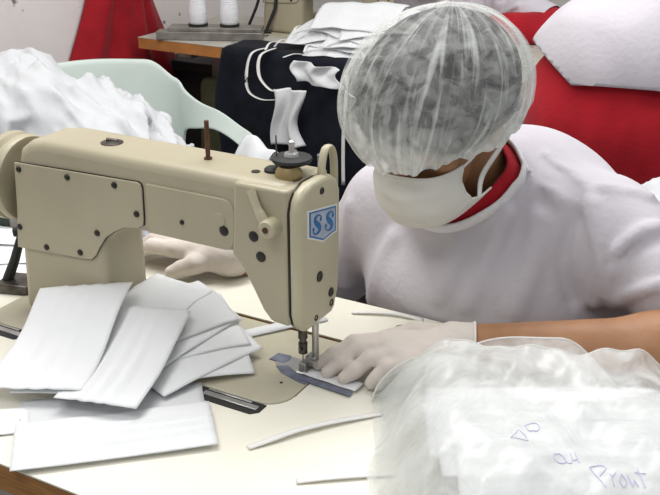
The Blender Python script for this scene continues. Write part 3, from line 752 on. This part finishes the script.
# ================================================================== HEAP OF WHITE CLOTH ON THE CHAIR
def heap_d(P):
    d = ell(P, (-1.12,.76,-.20), (.34,.24,.24))
    d = su(d, ell(P, (-1.26,.74,-.10), (.24,.20,.20)), .10)
    d = su(d, ell(P, (-.99,.76,-.25), (.19,.18,.205)), .10)
    d = su(d, ell(P, (-.92,.76,-.28), (.17,.17,.16)), .06)
    q = P.copy(); q[:,0] += .05*wav(P, 11, 2); q[:,2] += .05*wav(P, 12, 9); q[:,1] += .04*wav(P, 13, 15)
    f1 = 1-np.abs(wav(q, 17, 5, 4))*2.2; f2 = 1-np.abs(wav(q, 42, 11, 4))*2.2; f3 = 1-np.abs(wav(q, 85, 17, 4))*2
    d = d-.026*f1-.017*f2-.006*f3
    return np.maximum(d, -.335-P[:,2])
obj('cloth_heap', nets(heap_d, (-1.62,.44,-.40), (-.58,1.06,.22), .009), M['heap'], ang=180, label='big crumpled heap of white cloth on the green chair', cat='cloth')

# ================================================================== MASKS ON THE BACK TABLE
def back_mask(cx, cy, ang, z, label, seed, L=.24, Wd=.13, ties=2):
    def hf(x, y):                                      # the pile rises away from the table edge
        r = .085*sstep((y-1.575)/.17)*math.exp(-((x+.78)/.24)**4)
        return r+.004*math.sin(26*x+seed)*math.sin(20*y+seed*2)+.0015*math.sin(70*x-seed)
    o = obj('tie_mask', panel_mb(cx, cy, ang, L, Wd, z, pleat=.005, hfn=hf, seed=seed, curl=.004), M['white'], sol=.0012, ang=180, label=label, cat='face mask', group='white tie masks on the back table')
    e1, e2 = e12(ang)
    for k in range(ties):
        s = 1 if k % 2 else -1
        p = V((cx, cy, 0))+e1*(s*L/2)+e2*(-Wd*.45)
        b = z+hf(p.x, p.y)
        q = [p+V((0,0,b+.002)), p+e1*s*.03+V((.01*math.sin(seed+k),-.01,b+.004)), p+e1*s*.05+V((.02,-.05-.01*k,max(.008,b-.01)))]
        tie([tuple(x) for x in q], .007, None, o)
    return o
bt = ['white tie mask at the bottom of the pile on the back table','white tie mask low in the back pile, turned to the left','white tie mask in the back pile, its corner near the machine column','white tie mask in the back pile, pointing at the hairnet',
      'white tie mask halfway up the back pile','white tie mask near the top of the back pile, turned right','white tie mask on the very top of the back pile','white tie mask at the right end of the back pile, behind the hairnet']
bp = [(-.80,1.655,14,.006),(-.87,1.675,-6,.014),(-.90,1.69,16,.022),(-.74,1.67,6,.030),(-.82,1.69,-10,.038),(-.72,1.70,16,.046),(-.80,1.70,4,.054),(-.58,1.74,20,.012)]
for i, (x, y, a, z) in enumerate(bp): back_mask(x, y, a, z, bt[i], i+2, L=.27 if i in (0,3,6) else .24)
# masks hanging over the black cloth by their ties
def hang_mask(x, y, z1, z0, w, label, seed):
    def fn(u, v):
        ww = w*(1-.35*math.sin(PI*v)*abs(math.sin(seed)))
        return (x+(u-.5)*ww+.012*math.sin(5*v+seed), y-.012*math.sin(9*u+seed)-.008*math.sin(14*u+3*v), z1+(z0-z1)*v+.012*(u-.5)*math.cos(seed))
    return obj('hanging_mask', MB().grid(18, 26, fn), M['white'], sol=.0012, ang=180, label=label, cat='face mask', group='white masks hanging over the black cloth')
h1 = hang_mask(-.915, 1.475, -.075, -.245, .105, 'white mask hanging by its ties in front of the black cloth', 1.2)
tie([(-1.045,1.575,.014),(-1.062,1.515,.006),(-1.066,1.49,-.05),(-1.055,1.482,-.10),(-1.01,1.478,-.118),(-.955,1.474,-.112)], .010, None, h1)
tie([(-1.015,1.575,.016),(-1.028,1.51,.004),(-1.02,1.488,-.05),(-.98,1.48,-.085),(-.945,1.476,-.085)], .010, None, h1)
tie([(-.90,1.47,-.235),(-.905,1.468,-.262),(-.935,1.466,-.278),(-.95,1.462,-.32)], .011, None, h1)
tie([(-.90,1.47,-.235),(-.88,1.466,-.262),(-.85,1.462,-.31)], .011, None, h1)
h2 = hang_mask(-.83, 1.495, .000, -.060, .15, 'white mask slipping over the table edge above the hanging one', 3.0)
tie([(-.735,1.50,-.02),(-.73,1.486,-.10),(-.735,1.482,-.20),(-.733,1.480,-.34)], .010, None, h2)
tie([(-.70,1.50,-.005),(-.672,1.486,-.03),(-.69,1.482,-.075),(-.73,1.48,-.06)], .009, None, h2)
tie([(-.67,1.50,.002),(-.635,1.486,-.03),(-.655,1.482,-.08),(-.70,1.48,-.09)], .009, None, h2)
# a mask draped on the front of the chair arm
def arm_mask(u, v):
    t = (v-.5)*2; dd = .165+.145*u
    return CH(dd, .30+.050*t+.02*(1 if t > 0 else -1)*0, -.108-.018*u-.075*abs(t)**1.6-.006*math.sin(9*u+4*v))
am = obj('draped_mask', MB().grid(20, 20, arm_mask), M['white'], sol=.0015, ang=180, label='white mask draped over the front end of the green chair arm', cat='face mask')
# white cloth behind the worker's left shoulder
sb = thing('low_stool', 'wooden stool behind the worker holding a white cloth bundle', 'stool', (.37,.90,-T))
obj('seat', MB().box((.37,.90,-.195),(.32,.26,.03)), M['wood'], sb, bev=.004)
for a in (-1,1):
    for b in (-1,1): obj('leg', MB().tube([(.37+a*.14,0.90+b*.10,-.205),(.37+a*.155,0.90+b*.115,-T)], [.018,.015], 8), M['wood'], sb)
def bundle_d(P):
    d = ell(P, (.33,.90,-.08), (.155,.12,.105))
    d = d-.014*(1-2*np.abs(wav(P, 26, 3, 5)))-.006*(1-2*np.abs(wav(P, 60, 8, 5)))
    return np.maximum(d, -.179-P[:,2])
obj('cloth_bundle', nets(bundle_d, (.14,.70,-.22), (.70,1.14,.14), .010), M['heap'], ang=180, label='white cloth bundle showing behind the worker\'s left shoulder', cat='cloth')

# ================================================================== THE WORKER
def frame_from(fwd, up=(0,0,1), roll=0.):
    y = V(fwd).normalized(); z = V(up); z = (z-y*z.dot(y)).normalized(); x = y.cross(z)
    if roll:
        q = Matrix.Rotation(roll, 3, y); x, z = q @ x, q @ z
    return np.array([x, y, z]).T                      # columns = local axes
HC = np.array([.066, .222, .287]); HR = frame_from((-.20,-.86,-.48), roll=-.02)
HS = .945                                              # head size
def HL(x, y, z): return tuple(HC+HR@(HS*np.array([x, y, z])))
def HU(x, y, z): return tuple(HC+HR@np.array([x, y, z]))
def hscale(P): return (P-A3(HC))/HS+A3(HC)
NB = (.112, .335, .150)                                # neck base
SL, EL, WL = (.262,.330,.122), (.50,.238,.042), (.160,.098,.030)
SR, ER, WR = (-.045,.345,.095), (-.212,.415,-.105), (-.232,.185,.034)
def mix(a, b, t): return tuple(np.array(a)*(1-t)+np.array(b)*t)
# left hand lies flat, fingers guiding the strip; right hand rests beside the column
LH = dict(w=WL, m=[(.079,.067,.031),(.089,.051,.033),(.104,.038,.031),(.121,.030,.028)],
          p=[(0.047,0.044,.030),(0.061,0.031,.031),(0.081,0.019,.029),(0.105,0.016,.026)],
          d=[(0.029,0.024,.018),(0.046,0.012,.019),(0.068,0.004,.018),(0.097,0.006,.017)],
          t=[(0.017,0.009,.0100),(0.035,-0.001,.0100),(0.059,-0.005,.0100),(0.092,-0.001,.010)],
          th=[(0.136,0.113,.028),(0.099,0.112,.026),(0.071,0.096,.018),(0.051,0.083,.0105)])
RH = dict(w=WR, m=[(-.315,.160,.036),(-.321,.178,.038),(-.318,.197,.036),(-.310,.214,.032)],
          p=[(-.356,.158,.034),(-.365,.180,.036),(-.360,.202,.033),(-.345,.222,.028)],
          d=[(-.378,.160,.020),(-.388,.183,.021),(-.382,.206,.019),(-.364,.228,.017)],
          t=[(-.388,.162,.0100),(-.398,.186,.0100),(-.392,.209,.0100),(-.373,.231,.010)],
          th=[(-.252,.170,.030),(-.270,.148,.026),(-.285,.139,.020),(-.300,.132,.0130)])
def hand_d(P, H, grow=0.):
    w = H['w']; d = None
    for i, m in enumerate(H['m']):
        c = cap(P, mix(w, m, .12), m, .0155, .0125)
        d = c if d is None else su(d, c, .014)
    d = su(d, cap(P, mix(w, H['m'][0], .3), mix(w, H['m'][3], .55), .014, .013), .012)
    for i in range(4):
        s = (1, 1.03, .98, .88)[i]
        f = cap(P, H['m'][i], H['p'][i], .0108*s, .0098*s)
        f = su(f, cap(P, H['p'][i], H['d'][i], .0098*s, .0088*s), .004)
        f = su(f, cap(P, H['d'][i], H['t'][i], .0088*s, .0076*s), .004)
        d = su(d, f, .0045)
    a = H['th']
    t = su(cap(P, a[0], a[1], .016, .0135), su(cap(P, a[1], a[2], .0130, .0115), cap(P, a[2], a[3], .0112, .0092), .004), .006)
    d = su(d, t, .010)
    return d-grow
def head_d(P):
    P = hscale(P)
    d = ell(P, HU(0,-.012,.016), (.073,.092,.078), HR)
    d = su(d, ell(P, HU(0,.036,-.055), (.053,.052,.072), HR), .03)
    d = su(d, ell(P, HU(0,.066,-.108), (.024,.022,.020), HR), .02)
    d = su(d, cap(P, HU(-.034,.079,.003), HU(.034,.079,.003), .012), .014)
    for s in (-1, 1):
        d = su(d, ell(P, HU(s*.042,.058,-.040), (.019,.020,.018), HR), .014)     # cheekbone
        d = ss(d, ell(P, HU(s*.032,.098,-.019), (.019,.013,.011), HR), .010)     # eye socket
        d = su(d, ell(P, HU(s*.032,.0775,-.0165), (.0165,.0120,.0085), HR), .003) # upper lid, lowered
        d = su(d, ell(P, HU(s*.032,.0765,-.0285), (.0150,.0100,.0050), HR), .003)
        d = su(d, ell(P, HU(s*.076,-.006,-.030), (.009,.018,.031), HR), .006)    # ear
    d = su(d, cap(P, HU(0,.086,-.012), HU(0,.106,-.056), .0085, .0125), .010)
    d = su(d, cap(P, HU(-.012,.096,-.060), HU(.012,.096,-.060), .009), .006)
    d = su(d, cap(P, HU(-.02,.088,-.084), HU(.02,.088,-.084), .007), .008)
    return d*HS
NBC = np.array([.077,.280,.180]); NN = np.array([-.10,-.66,.74]); NN /= np.linalg.norm(NN)
NK = HL(0,-.045,-.075)
def trunk_d(P, g=0.):
    d = ell(P, (.125,.400,.040), (.160+g,.105+g,.120+g))
    d = su(d, ell(P, (.140,.500,-.090), (.150+g,.118+g,.150+g)), .08)
    d = su(d, ell(P, (.155,.600,-.240), (.165+g,.135+g,.120+g)), .08)
    d = su(d, cap(P, SL, mix(NB, SL, .15), .050+g, .034+g), .05)
    d = su(d, cap(P, SR, mix(NB, SR, .15), .050+g, .034+g), .05)
    return d
def over_table(P, d, gap=.0012): return np.maximum(d, -np.maximum(P[:,1]-.2012, P[:,2]-gap))
LEGS = [((.065,.60,-.275),(.04,.23,-.255),(.03,.27,-.66),(.02,.13,-.715)), ((.245,.60,-.275),(.29,.24,-.255),(.30,.28,-.66),(.32,.14,-.715))]
def body_d(P):
    d = trunk_d(P)
    d = su(d, cap(P, tuple(NBC-NN*.07), NK, .056, .050), .045)
    d = su(d, ell(P, (.125,.41,.105), (.125,.085,.085)), .05)
    d = su(d, head_d(P), .018)
    for S, E, W, H in ((SL,EL,WL,LH), (SR,ER,WR,RH)):
        d = su(d, cap(P, S, E, .047, .039), .03)
        d = su(d, su(cap(P, E, mix(E,W,.35), .040, .042), cap(P, mix(E,W,.35), W, .042, .0255), .03), .02)
        d = su(d, hand_d(P, H, -.0015), .012)
    for h, k, a, f in LEGS:
        d = su(d, cap(P, h, k, .076, .055), .05); d = su(d, cap(P, k, a, .054, .034), .02); d = su(d, cap(P, a, f, .034, .028), .02)
    return over_table(P, d)
wk = thing('person', 'person in white t-shirt, hairnet and white mask bent over the sewing machine', 'person', (.16,.56,-T))
obj('body', nets(body_d, (-.48,-.07,-.755), (.58,.80,.44), .0052), M['skin'], wk, ang=180)
# legs in trousers, shoes
def trousers_d(P):
    d = ell(P, (.155,.610,-.250), (.178,.146,.112))
    for h, k, a, f in LEGS:
        d = su(d, cap(P, h, k, .086, .068), .05); d = su(d, cap(P, k, a, .068, .050), .02)
    return d+.002*wav(P, 60, 4)
obj('trousers', nets(trousers_d, (-.12,.10,-.70), (.42,.80,-.12), .009), M['trousers'], wk, ang=180)
for h, k, a, f in LEGS:
    def shoe_d(P): return np.maximum(su(cap(P, (a[0],a[1]+.02,-.715), f, .040, .036), cap(P, a, (a[0],a[1]+.01,-.71), .040), .02), -.758-P[:,2])
    obj('shoe', nets(shoe_d, (f[0]-.08,f[1]-.08,-.76), (f[0]+.10,f[1]+.26,-.60), .008), M['shoe'], wk, ang=180)
# eyes, brows
for s in (-1, 1):
    obj('eyebrow', MB().tube([HL(s*.014,.0905,.004), HL(s*.030,.0905,.0085), HL(s*.048,.080,.004)], [.0022,.0032,.0016], 8), M['hair'], wk)
    obj('eyelashes', MB().tube([HL(s*.018,.0865,-.0225), HL(s*.032,.0895,-.0255), HL(s*.046,.0835,-.0225)], [.0012,.0020,.0012], 6), M['hair'], wk)
# hair
def hair_d(P):
    P = hscale(P)
    d = ell(P, HU(0,-.014,.022), (.107,.119,.093), HR)
    d = su(d, ell(P, HU(0,-.075,-.035), (.06,.045,.045), HR), .03)
    d = d-.0012*wav(P, 210, 3)
    d = np.maximum(d, -ell(P, HU(0,.120,-.055), (.105,.095,.078), HR))
    for s in (-1, 1): d = np.maximum(d, -ell(P, HU(s*.095,.015,-.065), (.045,.060,.055), HR))
    return d*HS
hb = [HL(a,b,c) for a in (-.13,.13) for b in (-.15,.14) for c in (-.10,.15)]
obj('hair', nets(hair_d, np.min(hb,0), np.max(hb,0), .0048), M['hair'], wk, ang=180)
# bouffant hairnet gathered on an elastic
NRX, NRY, NRZ, NZC = .124, .134, .096, .024
POLE = np.array([.05,-.62,.78]); POLE /= np.linalg.norm(POLE)
def net_pt(u, v):
    ph = 2*PI*u; s, c = math.sin(ph), math.cos(ph)
    band = np.array([s*.0865, c*.098-.004, -.012+.030*c-.006*abs(s)])
    rp = .0034*math.sin(19*ph+1.3)+.0026*math.sin(31*ph+.4)+.0018*math.sin(53*ph+2)
    big = .005*math.sin(3*ph+.8)+.004*math.sin(5*ph+2.2)
    th = math.radians(108); rim = np.array([math.sin(th)*s, math.sin(th)*c, math.cos(th)])
    k = min(1, v/.80)
    om = math.acos(max(-1, min(1, float(rim@POLE))))
    dr = (math.sin((1-k)*om)*POLE+math.sin(k*om)*rim)/math.sin(om)
    w = big*k+rp*k**1.2*(1-.3*k)+.0016*math.sin(8*ph+6*v)*k+.0022*math.sin(23*ph-5*v)*math.sin(PI*k)
    q = np.array([dr[0]*(NRX+w), dr[1]*(NRY+w)-.008, dr[2]*(NRZ+w)+NZC])
    if v > .80:
        t = (v-.80)/.20; sag = math.sin(PI*t)
        q = q*(1-t)+band*t+np.array([s*.006*sag, c*.008*sag, -.009*sag*(1+.3*c)])
        q[0] += s*rp*.3*sag; q[1] += c*rp*.3*sag
    return HL(*q)
hn = obj('hairnet', MB().grid(150, 54, net_pt, wrapu=True, uv=True), M['net'], wk, ang=180)
obj('elastic_hem', MB().tube([net_pt(i/90, 1) for i in range(90)], .0024, 6, closed=True), M['tie'], hn)
# cotton mask
def mask_pt(u, v):
    a = 2*u-1; x = .064*math.sin(a*1.35)/math.sin(1.35)
    prof = [(0,.108),(.25,.124),(.5,.127),(.75,.121),(.9,.107),(1,.082)]
    y = lerpk(prof, v)-.060*abs(a)**2.3*(1-.2*v)
    zt = -.030-.014*abs(a)**2; zb = -.136+.030*abs(a)**2
    z = zt+(zb-zt)*v
    y += .0012*math.sin(6*a+9*v)
    return HL(x*(1+.20*v*abs(a)**3), y-.012*v*abs(a)**4, z)
mk = obj('cotton_mask', MB().grid(40, 30, mask_pt), M['maskcl'], wk, sol=.0018, ang=180)
obj('mask_hem', MB().tube([mask_pt(i/30, 0) for i in range(31)], .0014, 6).tube([mask_pt(1, i/12) for i in range(13)], .0014, 6).tube([mask_pt(0, i/12) for i in range(13)], .0014, 6), M['maskcl'], mk)
for s in (0, 1):
    sg = -1 if s == 0 else 1
    obj('strap', ribbon([mask_pt(s, .04), HL(sg*.080,.030,-.028), HL(sg*.089,-.002,.004)], .006, nrm=HR[:,0]), M['tie'], mk, sol=.001, ang=180)
    obj('strap', ribbon([mask_pt(s, .90), HL(sg*.068,.022,-.085), HL(sg*.084,-.020,-.052), HL(sg*.090,-.045,-.010)], .012, nrm=HR[:,0]), M['tie'], mk, sol=.001, ang=180)
# t-shirt
SLEEVE_L, SLEEVE_R = mix(SL, EL, .84), mix(SR, ER, .78)
FOLDS = [   # (polyline on the shirt, height, half width): soft ridges and creases
([(0.157,0.252,0.148),(0.143,0.235,0.084),(0.129,0.211,0.029)],0.006,0.011),
([(0.105,0.24,0.099),(0.089,0.21,0.034)],0.005,0.012),
([(-0.001,0.259,0.081),(-0.036,0.26,-0.024)],0.005,0.012),
([(-0.091,0.294,0.103),(-0.114,0.329,-0.046)],0.004,0.01),
([(0.2,0.264,0.144),(0.2,0.24,0.083),(0.191,0.217,0.034)],0.005,0.014),
([(0.244,0.265,0.159),(0.238,0.248,0.1),(0.256,0.248,0.05)],-0.01,0.008),
([(0.262,0.274,0.173),(0.287,0.247,0.12),(0.284,0.258,0.052)],0.008,0.01),
([(0.3,0.25,0.067),(0.305,0.246,0.124),(0.326,0.263,0.153),(0.348,0.278,0.16)],0.007,0.008),
([(0.3,0.245,0.114),(0.33,0.25,0.14),(0.354,0.257,0.149)],-0.005,0.007),
([(0.305,0.256,0.054),(0.341,0.225,0.093),(0.366,0.218,0.11)],0.006,0.008),
([(0.173,0.357,0.202),(0.245,0.297,0.19),(0.259,0.268,0.165)],0.004,0.006),
([(0.264,0.296,0.189),(0.321,0.324,0.179)],0.004,0.008),
([(0.174,0.289,0.201),(0.22,0.278,0.171)],0.003,0.01),]
def shirt_d(P):
    d = trunk_d(P, .013)
    d = su(d, ell(P, (.118,.315,.000), (.185,.110,.135)), .05)
    d = su(d, ell(P, (.140,.420,-.150), (.185,.180,.150)), .05)
    d = su(d, ell(P, (.125,.420,.115), (.145,.10,.100)), .05)
    d = su(d, cap(P, tuple(NBC-NN*.08), tuple(NBC+NN*.03), .088, .078), .03)
    d = su(d, su(cap(P, SL, mix(SL,EL,.5), .056, .060), cap(P, mix(SL,EL,.5), EL, .060, .062), .02), .06)
    d = su(d, cap(P, SR, ER, .060, .068), .035)
    q = P*np.array([1.0,1.0,.45], dtype=np.float32)
    d = d-.0045*wav(q, 34, 0, 5)-.0020*wav(q, 75, 7, 5)
    near = d < .04; Q = P[near]; dq = np.zeros(len(Q), np.float32)
    for L, r, w in FOLDS:
        S = spline(L, 4); e = None
        for a, b in zip(S, S[1:]):
            c = cap(Q, a, b, 0); e = c if e is None else np.minimum(e, c)
        dq += r*2.6*np.exp(-(e/(w*.9))**2)
    d[near] -= dq
    return over_table(P, d, .003)
sm = nets(shirt_d, (-.33,.10,-.30), (.60,.80,.30), .0056)
dl = np.array(EL)-np.array(SL); dr = np.array(ER)-np.array(SR)
sm = cut(sm, [(NBC, NN, NBC, .14), (SLEEVE_L, dl, EL, .13), (SLEEVE_R, dr, ER, .13), ((0,0,-.28), (0,0,-1), (.15,.55,-.30), .6)])
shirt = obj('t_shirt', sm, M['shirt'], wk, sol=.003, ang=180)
# neckline rib and the red collar underneath
NX = np.cross(NN, (0,1,.3)); NX /= np.linalg.norm(NX); NY = np.cross(NN, NX)
def ring(off, fn, scale=1., lo=.02, hi=.115, n=48):
    pts = []
    for i in range(n):
        a = 2*PI*i/n; dirv = NX*math.cos(a)+NY*math.sin(a)
        rr = np.linspace(lo, hi, 140); Q = (NBC+NN*off+rr[:,None]*dirv).astype(np.float32)
        dd = fn(Q); k = np.argmax(dd > 0); r = rr[k] if dd[k] > 0 else hi
        pts.append((r, dirv))
    rs = np.array([p[0] for p in pts]); rs = (np.roll(rs,1)+rs+np.roll(rs,-1))/3
    return [tuple(NBC+NN*off+pts[i][1]*rs[i]*scale) for i in range(n)]
r0 = ring(-.002, shirt_d)
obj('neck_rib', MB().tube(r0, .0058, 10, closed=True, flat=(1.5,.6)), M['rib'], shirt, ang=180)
def collar_pt(u, v):
    i = int(round(u*48)) % 48
    a = np.array(r0[i]); c = NBC
    w = (a-c); r = np.linalg.norm(w); w /= r
    return tuple(c+w*(r*(.97-.17*v))+NN*(-.006+.024*v))
obj('red_collar', MB().grid(48, 8, collar_pt, wrapu=True), M['red'], wk, sol=.003, ang=180, label='red collar of an undershirt')
# gloves: five separate fingers each
def glove(H, E, lo, hi, name='latex_glove', cuff=.055):
    W = np.array(H['w']); f = np.array(E)-W; f = f/np.linalg.norm(f)
    def gd(P):
        d = hand_d(P, H, .0008)
        d = su(d, cap(P, W, W+f*.10, .0285, .0335), .016)
        d = d-.0007*wav(P, 170, 2)-.0006*wav(P, 330, 9)
        return np.maximum(d, .0012-P[:,2]) if H is LH else over_table(P, d)
    mb = cut(nets(gd, lo, hi, .0026), [(W+f*cuff, f, W+f*.09, .08)])
    g = obj(name, mb, M['glove'], wk, ang=180)
    c = W+f*cuff
    x = np.cross(f, (0,0,1)); x /= np.linalg.norm(x); z = np.cross(x, f); pts = []
    for i in range(32):
        a = 2*PI*i/32; dv = x*math.cos(a)+z*math.sin(a); rr = np.linspace(.01,.06,120)
        dd = gd((c-f*.001+rr[:,None]*dv).astype(np.float32)); k = np.argmax(dd > 0); pts.append(tuple(c+dv*rr[k]))
    obj('cuff_bead', MB().tube(pts, .0016, 6, closed=True), M['cuff'], g)
    return g
glove(LH, EL, (-.01,-.04,-.005), (.27,.20,.085), cuff=.020)
glove(RH, ER, (-.43,.08,-.07), (-.17,.30,.085), cuff=.002)
# stool
wst = thing('work_stool', 'wooden work stool under the worker at the front table', 'stool', (.155,.64,-T))
obj('seat', MB().lathe([(.16,-.40),(.165,-.395),(.165,-.372),(.155,-.366),(.001,-.364)], (.155,.64,0)), M['wood'], wst)
for a in range(4):
    c, s = math.cos(a*PI/2+.78), math.sin(a*PI/2+.78)
    obj('leg', MB().tube([(.155+c*.11,.64+s*.11,-.395),(.155+c*.17,.64+s*.17,-T)], [.016,.014], 8), M['wood'], wst)
# the second seamstress works at the same kind of machine on the back table
p2 = dup(wk, (.16-.82, .56+1.89, -T), 0, 'person in white t-shirt over red sleeves seated at the back machine, head out of view')
dup(wst, (.155-.82, .64+1.89, -T), 0, 'wooden stool under the person at the back machine')
def sleeve_red(S, E, W):
    def d(P): return su(cap(P, mix(S,E,.5), E, .054, .055), su(cap(P, E, mix(E,W,.4), .055, .052), cap(P, mix(E,W,.4), mix(W,E,.12), .052, .038), .02), .02)-.003*wav(P, 60, 4)
    def dd(P): return over_table(P, d(P))
    a = np.array([S,E,W]); off = np.array([-.82,1.89,0])
    mb = nets(dd, a.min(0)-.08, a.max(0)+.08, .007)
    mb.v = (np.array(mb.v)+off).tolist()
    return obj('red_sleeve', mb, M['red'], p2, ang=180)
sleeve_red(SL, EL, WL); sleeve_red(SR, ER, WR)

# ================================================================== STANDING PERSON BEHIND, BACK TURNED
st3 = thing('person', 'standing person in red trousers and white t-shirt bending away behind the worker', 'person', (.09,1.20,-T))
HP = np.array([.085,1.20,.085])
L3 = [((.00,1.20,.05),(-.01,1.17,-.34),(-.01,1.24,-.68)), ((.175,1.19,.05),(.19,1.15,-.34),(.19,1.22,-.68))]
CH3, NK3, HD3 = (.19,1.42,.33), (.235,1.53,.43), (.265,1.66,.47)
A3L = [((.04,1.46,.37),(-.02,1.64,.20),(.06,1.76,.045)), ((.36,1.38,.37),(.46,1.54,.20),(.42,1.70,.045))]
def p3_body(P):
    d = ell(P, HP, (.165,.125,.13))
    d = su(d, cap(P, HP+[.03,.08,.08], CH3, .115, .135), .08)
    d = su(d, cap(P, CH3, NK3, .07, .05), .05); d = su(d, ell(P, HD3, (.075,.095,.105)), .03)
    for h, k, a in L3: d = su(d, cap(P, h, k, .085, .058), .04); d = su(d, cap(P, k, a, .056, .038), .02); d = su(d, cap(P, a, (a[0],a[1]+.12,-.72), .036, .028), .02)
    for s, e, w in A3L: d = su(d, cap(P, s, e, .050, .040), .04); d = su(d, cap(P, e, w, .040, .027), .02); d = su(d, cap(P, w, (w[0]-.02,w[1]+.07,.028), .026, .016), .02)
    return d
obj('body', nets(p3_body, (-.20,1.0,-.755), (.60,1.95,.62), .011), M['skin'], st3, ang=180)
def p3_tr(P):
    d = ell(P, HP, (.185,.142,.15))
    d = su(d, ell(P, HP+[.0,-.03,-.06], (.175,.125,.13)), .05)
    for h, k, a in L3: d = su(d, cap(P, h, k, .108, .085), .05); d = su(d, cap(P, k, (a[0],a[1],-.69), .085, .075), .03)
    q = P*np.array([1,1,.5], dtype=np.float32)
    return d-.006*wav(q, 26, 3)-.003*wav(q, 60, 11)
obj('red_trousers', nets(p3_tr, (-.18,.98,-.74), (.42,1.48,.34), .009), M['red'], st3, ang=180)
def p3_sh(P):
    d = su(ell(P, HP+[.01,.01,.07], (.205,.165,.16)), cap(P, HP+[.03,.08,.10], CH3, .150, .165), .06)
    d = su(d, cap(P, CH3, NK3, .09, .062), .05)
    for s, e, w in A3L: d = su(d, cap(P, s, mix(s,e,.75), .068, .066), .05)
    q = P*np.array([1,1,.6], dtype=np.float32)
    return d-.009*(1-2*np.abs(wav(q, 15, 6, 4)))-.003*wav(q, 45, 14)
m3 = nets(p3_sh, (-.22,.94,-.08), (.62,1.75,.60), .009)
hemn = np.array([.05,-.30,-.95]); hemp = np.array([.03,1.05,.135])
m3 = cut(m3, [(hemp, hemn, (.09,1.15,.05), .40), ((.012,1.05,.14), (-.62,-.25,-.75), (.0,1.15,.10), .24), (NK3, (.1,.6,.7), NK3, .12)]+[(mix(s,e,.62), np.array(e)-np.array(s), e, .15) for s, e, w in A3L])
sh3 = obj('t_shirt', m3, M['shirt'], st3, sol=.005, ang=180)
obj('hair', nets(lambda P: ell(P, np.array(HD3)+[0,.0,.02], (.084,.104,.112)), (.14,1.50,.34), (.40,1.82,.66), .012), M['hair'], st3, ang=180)
for h, k, a in L3: obj('shoe', MB().tube([(a[0],a[1]-.05,-.722),(a[0],a[1]+.05,-.720),(a[0],a[1]+.14,-.728)], [.034,.042,.030], 14), M['shoe'], st3, sub=1, ang=180)

# ================================================================== LIGHT AND CAMERA
def area(name, loc, target, sx, sy, power, col):
    l = bpy.data.lights.new(name, 'AREA'); l.shape = 'RECTANGLE'; l.size = sx; l.size_y = sy; l.energy = power; l.color = col
    o = bpy.data.objects.new(name, l); COL.objects.link(o); o.location = (loc[0], loc[1], loc[2]+T)
    o.rotation_euler = (V(target)-V(loc)).to_track_quat('-Z', 'Y').to_euler()
area('ceiling_tube_light', (-.5,.55,1.75), (-.2,.35,0), 1.8, .5, 31, (1,.99,.97))
area('ceiling_tube_light', (.9,1.5,1.75), (.5,1.2,0), 1.6, .5, 15, (1,.99,.98))
area('ceiling_tube_light', (-.2,-1.0,1.75), (.0,0,0), 1.6, .5, 11, (1,.985,.96))
w = bpy.data.worlds.new('room_light'); SC.world = w; w.use_nodes = True
w.node_tree.nodes['Background'].inputs[0].default_value = (.93,.96,1,1); w.node_tree.nodes['Background'].inputs[1].default_value = .36
cam = bpy.data.cameras.new('camera'); co = bpy.data.objects.new('camera', cam); COL.objects.link(co)
co.location = (.5216,-.8806,.599+T); yaw, pitch = .503, .4025
co.rotation_euler = (PI/2-pitch, 0, yaw)
cam.sensor_width = 36; cam.lens = 36*966.56/660; cam.clip_start = .02
SC.camera = co
SC.view_settings.view_transform = 'Standard'; SC.view_settings.look = 'None'; SC.view_settings.gamma = 1; SC.view_settings.use_curve_mapping = False
SC.view_settings.exposure = .24
